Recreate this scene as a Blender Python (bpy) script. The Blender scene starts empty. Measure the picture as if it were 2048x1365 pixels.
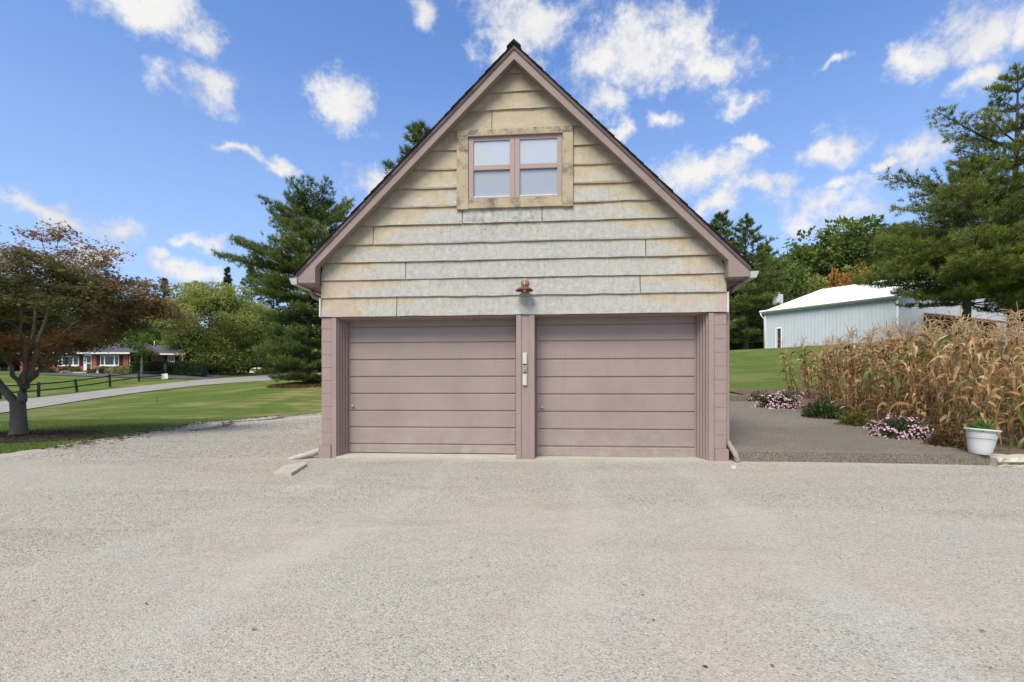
import bpy, bmesh, math, random
import numpy as np
from mathutils import Vector, Matrix
R = math.radians
sc = bpy.context.scene
col = sc.collection
# ------------------------------------------------------------------ camera
F = 1000.0            # focal length in photo pixels (photo 2048 wide)
HZ = 785.0            # photo row of the horizon
HC = 1.105            # camera height above the gravel
cam_d = bpy.data.cameras.new('camera'); cam = bpy.data.objects.new('camera', cam_d); col.objects.link(cam)
cam_d.sensor_width = 36; cam_d.lens = F * 36 / 2048; cam_d.shift_y = (HZ - 682.5) / 2048
cam_d.clip_start = 0.05; cam_d.clip_end = 3000
cam.location = (0, 0, HC); cam.rotation_euler = (R(90), 0, 0)
sc.camera = cam
# ------------------------------------------------------------------ sun, exposure
SUN_EL, SUN_AZ = 52.0, 205.0     # compass-like azimuth measured from +Y clockwise; behind and left of the camera
sun_d = bpy.data.lights.new('sun', 'SUN'); sun = bpy.data.objects.new('sun', sun_d); col.objects.link(sun)
sun_d.energy = 2.9; sun_d.angle = R(30); sun_d.color = (1.0, 0.92, 0.74)
sdir = Vector((math.sin(R(SUN_AZ)) * math.cos(R(SUN_EL)), math.cos(R(SUN_AZ)) * math.cos(R(SUN_EL)), math.sin(R(SUN_EL))))
sun.rotation_euler = sdir.to_track_quat('Z', 'Y').to_euler()
sun.location = (0, -20, 40)
vs = sc.view_settings
vs.view_transform = 'Standard'; vs.look = 'None'; vs.gamma = 1; vs.exposure = 0.62
try: vs.use_curve_mapping = False
except Exception: pass
# ------------------------------------------------------------------ world: Nishita sky with cumulus clouds
world = bpy.data.worlds.new('World'); sc.world = world; world.use_nodes = True
nt = world.node_tree; nt.nodes.clear()
class NB:
    """tiny node builder"""
    def __init__(s, nt): s.nt = nt
    def n(s, typ, **kw):
        nd = s.nt.nodes.new(typ)
        for k, v in kw.items():
            if k == 'ins':
                for i, val in v.items():
                    if isinstance(val, bpy.types.NodeSocket): s.nt.links.new(val, nd.inputs[i])
                    else: nd.inputs[i].default_value = val
            else: setattr(nd, k, v)
        return nd
    def math(s, op, a, b=None, c=None, clamp=False):
        nd = s.n('ShaderNodeMath', operation=op, use_clamp=clamp)
        for i, v in enumerate((a, b, c)):
            if v is None: continue
            if isinstance(v, bpy.types.NodeSocket): s.nt.links.new(v, nd.inputs[i])
            else: nd.inputs[i].default_value = v
        return nd.outputs[0]
    def vm(s, op, a, b=None):
        nd = s.n('ShaderNodeVectorMath', operation=op)
        for i, v in enumerate((a, b)):
            if v is None: continue
            if isinstance(v, bpy.types.NodeSocket): s.nt.links.new(v, nd.inputs[i])
            else: nd.inputs[i].default_value = v
        return nd
    def mix(s, f, a, b, blend='MIX'):
        nd = s.n('ShaderNodeMix', data_type='RGBA', blend_type=blend)
        for i, v in ((0, f), (6, a), (7, b)):
            if isinstance(v, bpy.types.NodeSocket): s.nt.links.new(v, nd.inputs[i])
            else: nd.inputs[i].default_value = v if i == 0 else (*v[:3], 1)
        return nd.outputs[2]
    def noise(s, vec, scale, detail=4, rough=.55, dist=0.0, out=0):
        nd = s.n('ShaderNodeTexNoise'); nd.inputs['Scale'].default_value = scale
        nd.inputs['Detail'].default_value = detail; nd.inputs['Roughness'].default_value = rough
        nd.inputs['Distortion'].default_value = dist
        if vec is not None: s.nt.links.new(vec, nd.inputs['Vector'])
        return nd.outputs[out]
    def mr(s, v, a, b, c=0.0, d=1.0, smooth=False):
        nd = s.n('ShaderNodeMapRange', interpolation_type='SMOOTHSTEP' if smooth else 'LINEAR')
        s.nt.links.new(v, nd.inputs[0])
        for i, q in zip((1, 2, 3, 4), (a, b, c, d)): nd.inputs[i].default_value = q
        return nd.outputs[0]
    def ramp(s, v, stops):
        nd = s.n('ShaderNodeValToRGB'); s.nt.links.new(v, nd.inputs[0])
        el = nd.color_ramp.elements
        while len(el) < len(stops): el.new(0.5)
        for e, (p, c) in zip(el, stops): e.position = p; e.color = (*c, 1)
        return nd.outputs[0]
b = NB(nt)
sky = b.n('ShaderNodeTexSky', sky_type='NISHITA', sun_disc=False, sun_elevation=R(SUN_EL), sun_rotation=R(SUN_AZ))
sky.altitude = 0; sky.air_density = 1.0; sky.dust_density = 0.9; sky.ozone_density = 2.2
SKY_STRENGTH = 0.118
tc = b.n('ShaderNodeTexCoord').outputs['Generated']
sep = b.n('ShaderNodeSeparateXYZ', ins={0: tc})
az = b.math('ARCTAN2', sep.outputs[0], sep.outputs[1]); el = b.math('ARCSINE', sep.outputs[2])
uv = b.n('ShaderNodeCombineXYZ', ins={0: az, 1: el}).outputs[0]
warp = b.noise(tc, 9.0, 4, .6, out=1)
warp = b.vm('SUBTRACT', warp, (.5, .5, .5)).outputs[0]
warp = b.vm('MULTIPLY', warp, (.16, .11, 0)).outputs[0]
uvw = b.vm('ADD', uv, warp).outputs[0]
def azel(x, y):
    v = Vector(((x - 1024) / F, 1, (HZ - y) / F)).normalized()
    return math.atan2(v.x, v.y), math.asin(v.z)
CLOUDS = [(300, 25, 150, 62), (390, 85, 62, 42), (415, 185, 72, 42), (685, 195, 52, 52), (455, 306, 60, 14), (540, 322, 58, 16),
    (60, 412, 90, 24), (205, 442, 95, 28), (385, 476, 48, 18), (310, 504, 32, 18), (370, 536, 100, 22), (160, 505, 60, 26),
    (738, 358, 46, 28), (832, 45, 30, 36), (1055, 35, 110, 60), (1020, 95, 60, 50), (1285, 95, 150, 88), (1425, 125, 95, 62), (1492, 200, 36, 30),
    (1210, 205, 60, 40), (1245, 262, 30, 16), (1400, 350, 120, 44), (1500, 375, 70, 30), (1420, 415, 75, 24), (1650, 412, 100, 36),
    (1690, 372, 40, 22), (1665, 300, 50, 34), (1818, 298, 54, 38), (1525, 290, 32, 18), (1828, 130, 56, 34), (1960, 50, 100, 70),
    (1960, 140, 60, 34), (1752, 331, 20, 12), (1335, 250, 26, 16), (1675, 135, 40, 12), (2080, 20, 80, 60)]
cur = None
for (x, y, rx, ry) in CLOUDS:
    a0, e0 = azel(x, y); a1, _ = azel(x + rx, y); _, e1 = azel(x, y - ry)
    d = b.vm('SUBTRACT', uvw, (a0, e0, 0)).outputs[0]
    d = b.vm('MULTIPLY', d, (1 / (a1 - a0), 1 / (e1 - e0), 0)).outputs[0]
    l = b.vm('LENGTH', d).outputs[1]
    cur = l if cur is None else b.math('MINIMUM', cur, l)
body = b.math('SUBTRACT', 1.18, cur)
body = b.math('MAXIMUM', body, -1.6)
far = b.math('SUBTRACT', b.noise(tc, 3.4, 4, .55), 0.44)          # the sky behind the camera is mostly clouded, as the window panes and the soft light show
far = b.math('MULTIPLY', far, 5.0)
side = b.mr(sep.outputs[1], .25, .66, 1.0, 0.0, True)
side = b.math('MAXIMUM', side, b.mr(el, .62, .85, 0.0, 1.0, True))
farm = b.math('SUBTRACT', far, b.math('MULTIPLY', b.math('SUBTRACT', 1.0, side), 3.0))
body = b.math('MAXIMUM', body, farm)
fb = b.math('SUBTRACT', b.noise(tc, 17.0, 8, .70), .5)
dens = b.math('ADD', body, b.math('MULTIPLY', fb, 3.5))
alpha = b.mr(dens, -.25, 1.05, 0.0, 1.0, True)
alpha = b.math('MULTIPLY', alpha, b.mr(sep.outputs[2], -.02, .06))
shade = b.math('ADD', b.noise(tc, 9.0, 4, .5), b.math('MULTIPLY', dens, .18))
ccol = b.ramp(shade, [(.40, (3.75, 3.9, 4.3)), (.72, (5.05, 5.0, 4.95))])
SKYTINT = (0.90, 1.09, 1.38)
skyc = b.mix(1.0, sky.outputs[0], SKYTINT, 'MULTIPLY')
hz = b.mr(sep.outputs[2], .0, .60, 1.0, 0.0)
skyc = b.mix(b.mr(sep.outputs[2], .0, .55, .72, 0.0), skyc, (2.75, 3.5, 4.7))
colr = b.mix(alpha, skyc, ccol)
bg = b.n('ShaderNodeBackground', ins={0: colr, 1: SKY_STRENGTH})
b.n('ShaderNodeOutputWorld', ins={0: bg.outputs[0]})
world.cycles.sampling_method = 'MANUAL'; world.cycles.sample_map_resolution = 512
sc.cycles.max_bounces = 6; sc.cycles.diffuse_bounces = 3; sc.cycles.glossy_bounces = 3; sc.cycles.transmission_bounces = 4

# ------------------------------------------------------------------ helpers
def W(x, y, Z):
    """photo pixel at a given distance -> point in the place"""
    return Vector(((x - 1024) / F * Z, Z, HC + (HZ - y) / F * Z))
def mk(name, data, parent=None, label=None, cat=None, group=None, kind=None, loc=None):
    o = bpy.data.objects.new(name, data); col.objects.link(o)
    if parent is not None: o.parent = parent
    if label: o['label'] = label
    if cat: o['category'] = cat
    if group: o['group'] = group
    if kind: o['kind'] = kind
    if loc is not None: o.location = loc
    return o
def empty(name, label, cat, loc=(0, 0, 0), rz=0.0, group=None):
    o = mk(name, None, None, label, cat, group); o.location = loc; o.rotation_euler = (0, 0, rz); o.empty_display_size = .2
    return o
def pm(name, verts, faces, mat, smooth=False):
    me = bpy.data.meshes.new(name); me.from_pydata([tuple(v) for v in verts], [], [tuple(f) for f in faces])
    if mat: me.materials.append(mat)
    if smooth:
        for p in me.polygons: p.use_smooth = True
    me.update(); return me
def np_mesh(name, V, Fa, mat, tint=None, smooth=False):
    V = np.ascontiguousarray(V, np.float32); Fa = np.ascontiguousarray(Fa, np.int32); m, k = Fa.shape
    me = bpy.data.meshes.new(name)
    me.vertices.add(len(V)); me.vertices.foreach_set('co', V.ravel())
    me.loops.add(m * k); me.loops.foreach_set('vertex_index', Fa.ravel())
    me.polygons.add(m); me.polygons.foreach_set('loop_start', np.arange(0, m * k, k, dtype=np.int32))
    if smooth: me.polygons.foreach_set('use_smooth', np.ones(m, bool))
    me.update(calc_edges=True)
    if tint is not None:
        at = me.attributes.new('tint', 'FLOAT', 'FACE'); at.data.foreach_set('value', np.ascontiguousarray(tint, np.float32))
    if mat: me.materials.append(mat)
    return me
def bev(me, w=.004, seg=1):
    bm = bmesh.new(); bm.from_mesh(me)
    bmesh.ops.bevel(bm, geom=bm.edges[:], offset=w, segments=seg, affect='EDGES', clamp_overlap=True)
    bm.to_mesh(me); bm.free(); me.update(); return me
def boxm(name, x, y, z, mat, bevel=0.0):
    v = [(a, c, d) for d in z for c in y for a in x]
    f = [(0, 2, 3, 1), (4, 5, 7, 6), (0, 1, 5, 4), (2, 6, 7, 3), (0, 4, 6, 2), (1, 3, 7, 5)]
    me = pm(name, v, f, mat)
    return bev(me, bevel) if bevel else me
def box(name, x, y, z, mat, parent=None, bevel=0.0, **kw):
    return mk(name, boxm(name, x, y, z, mat, bevel), parent, **kw)
def prism(name, poly, y0, y1, mat, parent=None, bevel=0.0, **kw):
    """polygon in (x,z), counter-clockwise seen from -y, pushed from y0 to y1"""
    n = len(poly)
    v = [(p[0], y0, p[1]) for p in poly] + [(p[0], y1, p[1]) for p in poly]
    f = [tuple(range(n)), tuple(range(2 * n - 1, n - 1, -1))] + [(i, i + n, (i + 1) % n + n, (i + 1) % n) for i in range(n)]
    me = pm(name, v, f, mat)
    if bevel: bev(me, bevel)
    return mk(name, me, parent, **kw)
def tube_np(pts, rad, sides=6, cap=True):
    pts = [Vector(p) for p in pts]; V = []; Fc = []
    for i, p in enumerate(pts):
        t = (pts[min(i + 1, len(pts) - 1)] - pts[max(i - 1, 0)]).normalized()
        ref = Vector((0, 0, 1)) if abs(t.z) < .9 else Vector((1, 0, 0))
        s = t.cross(ref).normalized(); u = s.cross(t).normalized()
        r = rad[i] if hasattr(rad, '__len__') else rad
        for k in range(sides):
            a = 2 * math.pi * k / sides
            V.append(p + (s * math.cos(a) + u * math.sin(a)) * r)
    for i in range(len(pts) - 1):
        for k in range(sides):
            a, c = i * sides + k, i * sides + (k + 1) % sides
            Fc.append((a, c, c + sides, a + sides))
    return [tuple(v) for v in V], Fc
def tube(name, pts, rad, mat, parent=None, sides=8, smooth=True, **kw):
    V, Fc = tube_np(pts, rad, sides); n = len(V)
    Fc = Fc + [tuple(range(sides - 1, -1, -1)), tuple(range(n - sides, n))]
    return mk(name, pm(name, V, Fc, mat, smooth), parent, **kw)
def lathe(name, prof, mat, parent=None, n=20, smooth=True, mod=None, **kw):
    V = []; Fc = []
    for i, (r, z) in enumerate(prof):
        for k in range(n):
            a = 2 * math.pi * k / n; q = r * (mod(i, k) if mod else 1)
            V.append((q * math.cos(a), q * math.sin(a), z))
    for i in range(len(prof) - 1):
        for k in range(n):
            a, c = i * n + k, i * n + (k + 1) % n
            Fc.append((a, c, c + n, a + n))
    Fc.append(tuple(range(n - 1, -1, -1))); Fc.append(tuple(range(len(V) - n, len(V))))
    return mk(name, pm(name, V, Fc, mat, smooth), parent, **kw)

# ------------------------------------------------------------------ materials
def new_mat(name):
    m = bpy.data.materials.new(name); m.use_nodes = True; m.node_tree.nodes.clear(); return m, NB(m.node_tree)
def finish(m, b, colr, rough=.8, bump=None, bstr=.2, bdist=.01, spec=.3, metal=0.0, sss=None):
    p = b.n('ShaderNodeBsdfPrincipled')
    for k, v in (('Base Color', colr), ('Roughness', rough), ('Metallic', metal), ('Specular IOR Level', spec)):
        if isinstance(v, bpy.types.NodeSocket): b.nt.links.new(v, p.inputs[k])
        else: p.inputs[k].default_value = (*v, 1) if k == 'Base Color' else v
    if bump is not None:
        bn = b.n('ShaderNodeBump', ins={'Strength': bstr, 'Distance': bdist, 'Height': bump})
        b.nt.links.new(bn.outputs[0], p.inputs['Normal'])
    b.n('ShaderNodeOutputMaterial', ins={0: p.outputs[0]})
    return m
def simple(name, c, var=.12, scale=8.0, rough=.75, bstr=.12, spec=.3, metal=0.0, fine=60.0, stretch=(1, 1, 1), bdist=.004):
    """a plain colour with real unevenness in tone and surface"""
    m, b = new_mat(name)
    tc = b.n('ShaderNodeTexCoord').outputs['Object']
    v = b.vm('MULTIPLY', tc, stretch).outputs[0]
    n1 = b.noise(v, scale, 5, .6); n2 = b.noise(v, fine, 3, .6)
    f = b.mr(b.math('ADD', b.math('MULTIPLY', n1, .7), b.math('MULTIPLY', n2, .3)), .3, .7)
    d = tuple(x * (1 - var) for x in c); l = tuple(min(1, x * (1 + var)) for x in c)
    return finish(m, b, b.mix(f, d, l), rough, n2, bstr, bdist, spec, metal)
def leaf_mat(name, stops, trans=.35, rough=.55, hue=.0):
    m, b = new_mat(name)
    t = b.n('ShaderNodeAttribute', attribute_name='tint').outputs['Fac']
    oi = b.n('ShaderNodeObjectInfo').outputs['Random']
    c = b.ramp(t, stops)
    c = b.n('ShaderNodeHueSaturation', ins={0: 0.5, 2: b.math('ADD', .88, b.math('MULTIPLY', oi, .24)), 4: c}).outputs[0]
    p = b.n('ShaderNodeBsdfPrincipled', ins={'Base Color': c, 'Roughness': rough, 'Specular IOR Level': .25})
    tr = b.n('ShaderNodeBsdfTranslucent', ins={0: c})
    mx = b.n('ShaderNodeMixShader', ins={0: trans, 1: p.outputs[0], 2: tr.outputs[0]})
    b.n('ShaderNodeOutputMaterial', ins={0: mx.outputs[0]})
    return m
# ------------------------------------------------------------------ terrain
# height of the ground: thin plate spline through surveyed points
_cp = []
for X in (-12, -6, 0, 3, 8, 14):
    for Y in (-30, -12, 0, 4, 7.2): _cp.append((X, Y, 0))
_cp += [(-8.9, 8.7, 0), (-9.6, 11.6, 0), (-12, 12.3, 0), (-11.5, 18.4, 0), (-10, 26.3, 0.02), (-5, 12, 0), (-5, 20, 0.0), (-3, 27, .3), (0, 17, .3),
        (-20, 12, -.05), (-20, 20, -.1), (-28.7, 28, -.1), (-30.5, 37, .66), (-31.2, 50, 1.755), (-29.7, 64, 2.7), (-34.3, 33.5, .435), (-35.4, 43, 1.23),
        (-35.6, 57, 2.5), (-32.9, 71, 3.73), (-45, 30, .6), (-60, 58, 3.3), (-50, 60, 3.35), (-40, 62, 3.35), (-50, 70, 3.6), (-70, 70, 3.6),
        (-17, 40, 1.85), (-14, 33, 1.0), (-8, 40, 2.1), (0, 40, 3.2), (-25, 80, 4.2), (-50, 100, 5.2), (0, 80, 6.0),
        (5, 15.2, .92), (8.5, 15.2, .92), (3.6, 10.5, .3), (8.5, 10.5, .32), (12, 10, .28), (14, 16, 1.0), (7.4, 8.4, .1), (12, 7.8, .1), (18, 10, .4),
        (11.5, 23.9, 2.03), (18, 35, 3.5), (25.4, 50, 5.38), (32.2, 41.8, 5.38), (47, 48, 5.38), (36, 56, 5.45), (31.6, 32, 3.9), (22, 50, 5.3), (25, 23, 2.2),
        (30, 80, 6.5), (60, 60, 6.5), (60, 30, 4.5), (40, 10, 1.5), (90, 90, 8), (-90, 20, 1), (-100, 100, 6), (0, 140, 8), (100, -30, 0), (-100, -60, 0), (0, -100, -.5)]
_P = np.array(_cp, float)
def _U(r2): return np.where(r2 > 1e-9, r2 * np.log(np.maximum(r2, 1e-9)), 0.0)
_S = 30.0
_q = _P[:, :2] / _S
_K = _U(((_q[:, None] - _q[None]) ** 2).sum(-1)) + np.eye(len(_q)) * 2e-4
_A = np.zeros((len(_q) + 3,) * 2); _A[:len(_q), :len(_q)] = _K
_A[:len(_q), -3:] = np.c_[np.ones(len(_q)), _q]; _A[-3:, :len(_q)] = _A[:len(_q), -3:].T
_w = np.linalg.solve(_A, np.r_[_P[:, 2], 0, 0, 0])
def H_np(x, y):
    x = np.clip(np.asarray(x, float), -110, 110); y = np.clip(np.asarray(y, float), -100, 150)
    sh = x.shape; q = np.c_[x.ravel(), y.ravel()] / _S; out = np.empty(len(q))
    for i in range(0, len(q), 20000):
        s = q[i:i + 20000]
        out[i:i + 20000] = _U(((s[:, None] - _q[None]) ** 2).sum(-1)) @ _w[:-3] + _w[-3] + s @ _w[-2:]
    out = out.reshape(sh); x = x.reshape(sh)
    ins = (x > 3.0) & (x < 7.3) & (y > 7.0) & (y < 15.1)
    return np.where(ins, np.minimum(out, .19 + (y - 7.45) * .087 - .16), out)
def H(x, y): return float(H_np(np.array([x]), np.array([y]))[0])
def grid_mesh(name, gx, gy, mat, dz=0.0, cut=None, smooth=True):
    X, Y = np.meshgrid(gx, gy); Z = H_np(X, Y) + dz
    V = np.c_[X.ravel(), Y.ravel(), Z.ravel()]
    nx, ny = len(gx), len(gy); i = np.arange(nx * ny).reshape(ny, nx)
    Fq = np.stack([i[:-1, :-1], i[:-1, 1:], i[1:, 1:], i[1:, :-1]], -1).reshape(-1, 4)
    return np_mesh(name, V, Fq, mat, smooth=smooth)
# ---- lawn material
def lawn_material():
    m, b = new_mat('lawn_grass')
    g = b.n('ShaderNodeNewGeometry').outputs['Position']
    big = b.noise(g, .22, 4, .55); mid = b.noise(b.vm('MULTIPLY', g, (.5, 1.6, 1)).outputs[0], .9, 5, .6)
    fine = b.noise(b.vm('MULTIPLY', g, (1.5, 1, 1)).outputs[0], 22, 4, .7); fine2 = b.noise(g, 90, 2, .7)
    c = b.mix(b.mr(fine, .32, .68), (.058, .112, .016), (.150, .205, .042))
    c = b.mix(b.mr(b.noise(g, 3.5, 6, .75), .42, .66, 0, .5), c, (.05, .095, .014))
    c = b.mix(b.mr(b.noise(g, 9, 5, .75), .56, .72, 0, .55), c, (.24, .26, .075))
    dry = b.mr(b.math('ADD', b.math('MULTIPLY', big, .55), b.math('MULTIPLY', mid, .45)), .46, .62, 0, .85, True)
    sep = b.n('ShaderNodeSeparateXYZ', ins={0: g})
    near_pine = b.mr(sep.outputs[0], -24, -12)
    dry = b.math('MULTIPLY', dry, b.math('MULTIPLY', b.mr(sep.outputs[0], -5, 3, 1, .45), b.math('ADD', .6, b.math('MULTIPLY', near_pine, .4))))
    c = b.mix(dry, c, (.31, .255, .12))
    c = b.mix(b.math('MULTIPLY', b.mr(fine2, .46, .72), .5), c, (.04, .07, .015))
    return finish(m, b, c, .9, b.math('ADD', fine, b.math('MULTIPLY', fine2, .6)), .8, .05, .1)
M_LAWN = lawn_material()
gx = np.unique(np.concatenate([np.arange(-110, -40, 5), np.arange(-40, 40, .8), np.arange(40, 111, 5)]))
gy = np.unique(np.concatenate([np.arange(-100, -10, 10), np.arange(-10, 60, .8), np.arange(60, 151, 5)]))
gx = np.r_[[-2000, -600, -250], gx, [250, 600, 2000]]; gy = np.r_[[-2000, -600, -250], gy, [250, 600, 2000]]
mk('lawn_ground', grid_mesh('lawn_ground', gx, gy, M_LAWN), kind='structure', label='green mown lawn rising behind the garage')
# ---- gravel yard
def gravel_material(name, stone=False):
    m, b = new_mat(name)
    g = b.n('ShaderNodeNewGeometry').outputs['Position']
    g2 = b.vm('MULTIPLY', g, (1, 1, .4)).outputs[0]
    if stone:
        r = b.n('ShaderNodeObjectInfo').outputs['Random']
        cellc = r
    else:
        v1 = b.n('ShaderNodeTexVoronoi', ins={'Vector': g2, 'Scale': 120.0, 'Randomness': 1.0})
        cellc = b.n('ShaderNodeSeparateColor', ins={0: v1.outputs['Color']}).outputs[0]
    c = b.ramp(cellc, [(0, (.17, .16, .14)), (.12, (.32, .305, .265)), (.45, (.405, .39, .35)), (.70, (.465, .448, .408)), (.86, (.42, .375, .305)), (.95, (.58, .56, .52)), (1, (.31, .235, .18))])
    big = b.noise(g, .35, 4, .6); mid = b.noise(g, 1.6, 5, .65)
    warm = b.mr(b.math('ADD', b.math('MULTIPLY', big, .55), b.math('MULTIPLY', mid, .45)), .43, .60, 0, .75, True)
    c = b.mix(warm, c, b.mix(.55, c, (.47, .385, .29)))
    dk = b.mr(b.noise(b.vm('MULTIPLY', g, (.7, 1.8, 1)).outputs[0], .9, 6, .7), .50, .70, 0, .5, True)
    c = b.mix(dk, c, b.mix(.6, c, (.24, .215, .18)))
    trk = b.noise(b.vm('MULTIPLY', g, (.12, .9, 1)).outputs[0], 1.3, 4, .6); c = b.mix(b.mr(trk, .5, .7, 0, .22, True), c, b.mix(.5, c, (.60, .585, .555)))
    sg_ = b.n('ShaderNodeSeparateXYZ', ins={0: g}); xx, yy = sg_.outputs[0], sg_.outputs[1]
    bend = b.math('MULTIPLY', b.math('POWER', b.math('SUBTRACT', 8.0, yy), 2.0), .022); wob = b.math('MULTIPLY', b.math('SUBTRACT', b.noise(g, .8, 3, .5), .5), .7)
    xs_ = b.math('ADD', b.math('ADD', xx, bend), wob); rut = None
    for x0 in (-2.3, -.9, .95, 2.4):
        q_ = b.mr(b.math('ABSOLUTE', b.math('SUBTRACT', xs_, x0)), .08, .26, 1, 0, True); rut = q_ if rut is None else b.math('MAXIMUM', rut, q_)
    rut = b.math('MULTIPLY', rut, b.mr(b.noise(g, 1.1, 4, .6), .38, .62, .1, .75))
    c = b.mix(rut, c, b.mix(.5, c, (.50, .485, .45)))
    cl = b.noise(g, 7, 6, .75); c = b.mix(b.mr(cl, .36, .64, .32, 0), c, b.mix(.5, c, (.22, .20, .175)))
    c = b.mix(b.mr(b.noise(g, 30, 3, .7), .5, .72, 0, .28), c, (.52, .50, .45))
    if stone: return finish(m, b, c, .9, b.noise(g, 400, 2, .6), .2, .002, .2)
    h = b.math('SUBTRACT', 1.0, v1.outputs['Distance'])
    h = b.math('ADD', b.math('MULTIPLY', h, .8), b.math('MULTIPLY', cellc, .5))
    c = b.mix(b.mr(v1.outputs['Distance'], .4, .9, 0, .4), c, (.20, .185, .16))
    return finish(m, b, c, .92, h, .6, .008, .15)
M_GRAVEL = gravel_material('gravel'); M_STONE = gravel_material('gravel_stone', True)
EDGE = [(-15, -8.4), (0, -8.4), (5, -8.6), (8.7, -8.9), (11.6, -9.6), (14.2, -10.3), (18.4, -11.4), (22.5, -11.4), (26.0, -10.4), (28.0, -7.5), (28.9, -4)]
ey = [e[0] for e in EDGE]; ex = [e[1] for e in EDGE]
def edge_x(y): return np.interp(y, ey, ex) + .09 * np.sin(y * 2.7) + .05 * np.sin(y * 7.1 + 1) + .03 * np.sin(y * 17.0)
ys = np.concatenate([np.arange(-15, 7, .5), np.arange(7, 29, .2)]); V = []; nx = 60
for y in ys:
    x0 = edge_x(y); x1 = 16.0 if y < 7.45 else (3.0 if y < 9 else 0.5)
    if 7.45 <= y < 7.8: x1 = 16.0
    for k in range(nx + 1): V.append((x0 + (x1 - x0) * k / nx, y))
V = np.array(V); Z = H_np(V[:, 0], V[:, 1]); V3 = np.c_[V, np.maximum(Z, -.02) + .02]
i = np.arange(len(ys) * (nx + 1)).reshape(len(ys), nx + 1)
mk('gravel_yard', np_mesh('gravel_yard', V3, np.stack([i[:-1, :-1], i[:-1, 1:], i[1:, 1:], i[1:, :-1]], -1).reshape(-1, 4), M_GRAVEL, smooth=True),
   kind='structure', label='pale grey and tan gravel yard in front of the garage')
GZ = .02
# loose stones lying on the gravel (uncountable): geometry-nodes scatter on real patches of the yard
def scatter_stones(name, poly, density, smin, smax, seed, label):
    me = pm(name, [(x, y, H(x, y) + GZ + .001) for x, y in poly], [tuple(range(len(poly)))], M_STONE)
    o = mk(name, me, kind='stuff', label=label)
    ng = bpy.data.node_groups.new(name, 'GeometryNodeTree')
    ng.interface.new_socket('Geometry', in_out='INPUT', socket_type='NodeSocketGeometry')
    ng.interface.new_socket('Geometry', in_out='OUTPUT', socket_type='NodeSocketGeometry')
    N = ng.nodes; Lk = ng.links
    gi = N.new('NodeGroupInput'); go = N.new('NodeGroupOutput')
    dp = N.new('GeometryNodeDistributePointsOnFaces'); dp.inputs['Density'].default_value = density; dp.inputs['Seed'].default_value = seed
    ico = N.new('GeometryNodeMeshIcoSphere'); ico.inputs['Radius'].default_value = 1.0; ico.inputs['Subdivisions'].default_value = 1
    sp = N.new('GeometryNodeSetPosition')
    rv = N.new('FunctionNodeRandomValue'); rv.data_type = 'FLOAT_VECTOR'; rv.inputs[0].default_value = (-.28,) * 3; rv.inputs[1].default_value = (.28,) * 3
    Lk.new(ico.outputs['Mesh'], sp.inputs['Geometry']); Lk.new(rv.outputs[0], sp.inputs['Offset'])
    sm = N.new('GeometryNodeSetMaterial'); sm.inputs['Material'].default_value = M_STONE; Lk.new(sp.outputs[0], sm.inputs['Geometry'])
    ip = N.new('GeometryNodeInstanceOnPoints')
    rr = N.new('FunctionNodeRandomValue'); rr.data_type = 'FLOAT_VECTOR'; rr.inputs[0].default_value = (0, 0, 0); rr.inputs[1].default_value = (6.28, 6.28, 6.28)
    rs = N.new('FunctionNodeRandomValue'); rs.data_type = 'FLOAT_VECTOR'; rs.inputs[0].default_value = (smin, smin, smin * .6); rs.inputs[1].default_value = (smax, smax, smax * .8)
    Lk.new(gi.outputs[0], dp.inputs['Mesh']); Lk.new(dp.outputs['Points'], ip.inputs['Points']); Lk.new(sm.outputs[0], ip.inputs['Instance'])
    Lk.new(rr.outputs[0], ip.inputs['Rotation']); Lk.new(rs.outputs[0], ip.inputs['Scale'])
    Lk.new(ip.outputs[0], go.inputs[0])
    md = o.modifiers.new('scatter', 'NODES'); md.node_group = ng
    return o
scatter_stones('gravel_stones', [(-2.6, 1.4), (2.6, 1.4), (4.6, 4.0), (-4.6, 4.0)], 5200, .0018, .0052, 3, 'loose pale gravel stones nearest the camera')
scatter_stones('gravel_stones', [(-4.7, 4.0), (4.7, 4.0), (8.3, 7.35), (3.6, 7.45), (-3.0, 8.1), (-8.3, 8.0)], 1300, .0025, .0065, 5, 'loose pale gravel stones before the garage doors')
scatter_stones('gravel_stones', [(-8.35, 8.0), (-3.25, 8.25), (-3.25, 13), (-9.6, 13)], 500, .005, .012, 7, 'loose pale gravel stones beside the garage left wall')
scatter_stones('gravel_stones', [(-9.6, 13), (-3.25, 13), (-3.2, 22), (-11.0, 22)], 130, .008, .018, 9, 'loose pale gravel stones on the drive behind the garage corner')
scatter_stones('gravel_stones', [(4.7, 4.0), (8.3, 7.3), (12.5, 7.3), (7.5, 4.0)], 700, .0035, .009, 11, 'loose pale gravel stones before the slab')
scatter_stones('gravel_stones', [(-4.7, 4.0), (-8.3, 8.0), (-8.5, 5.2), (-7.0, 4.0)], 700, .0035, .009, 13, 'loose pale gravel stones at the left of the yard')
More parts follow.
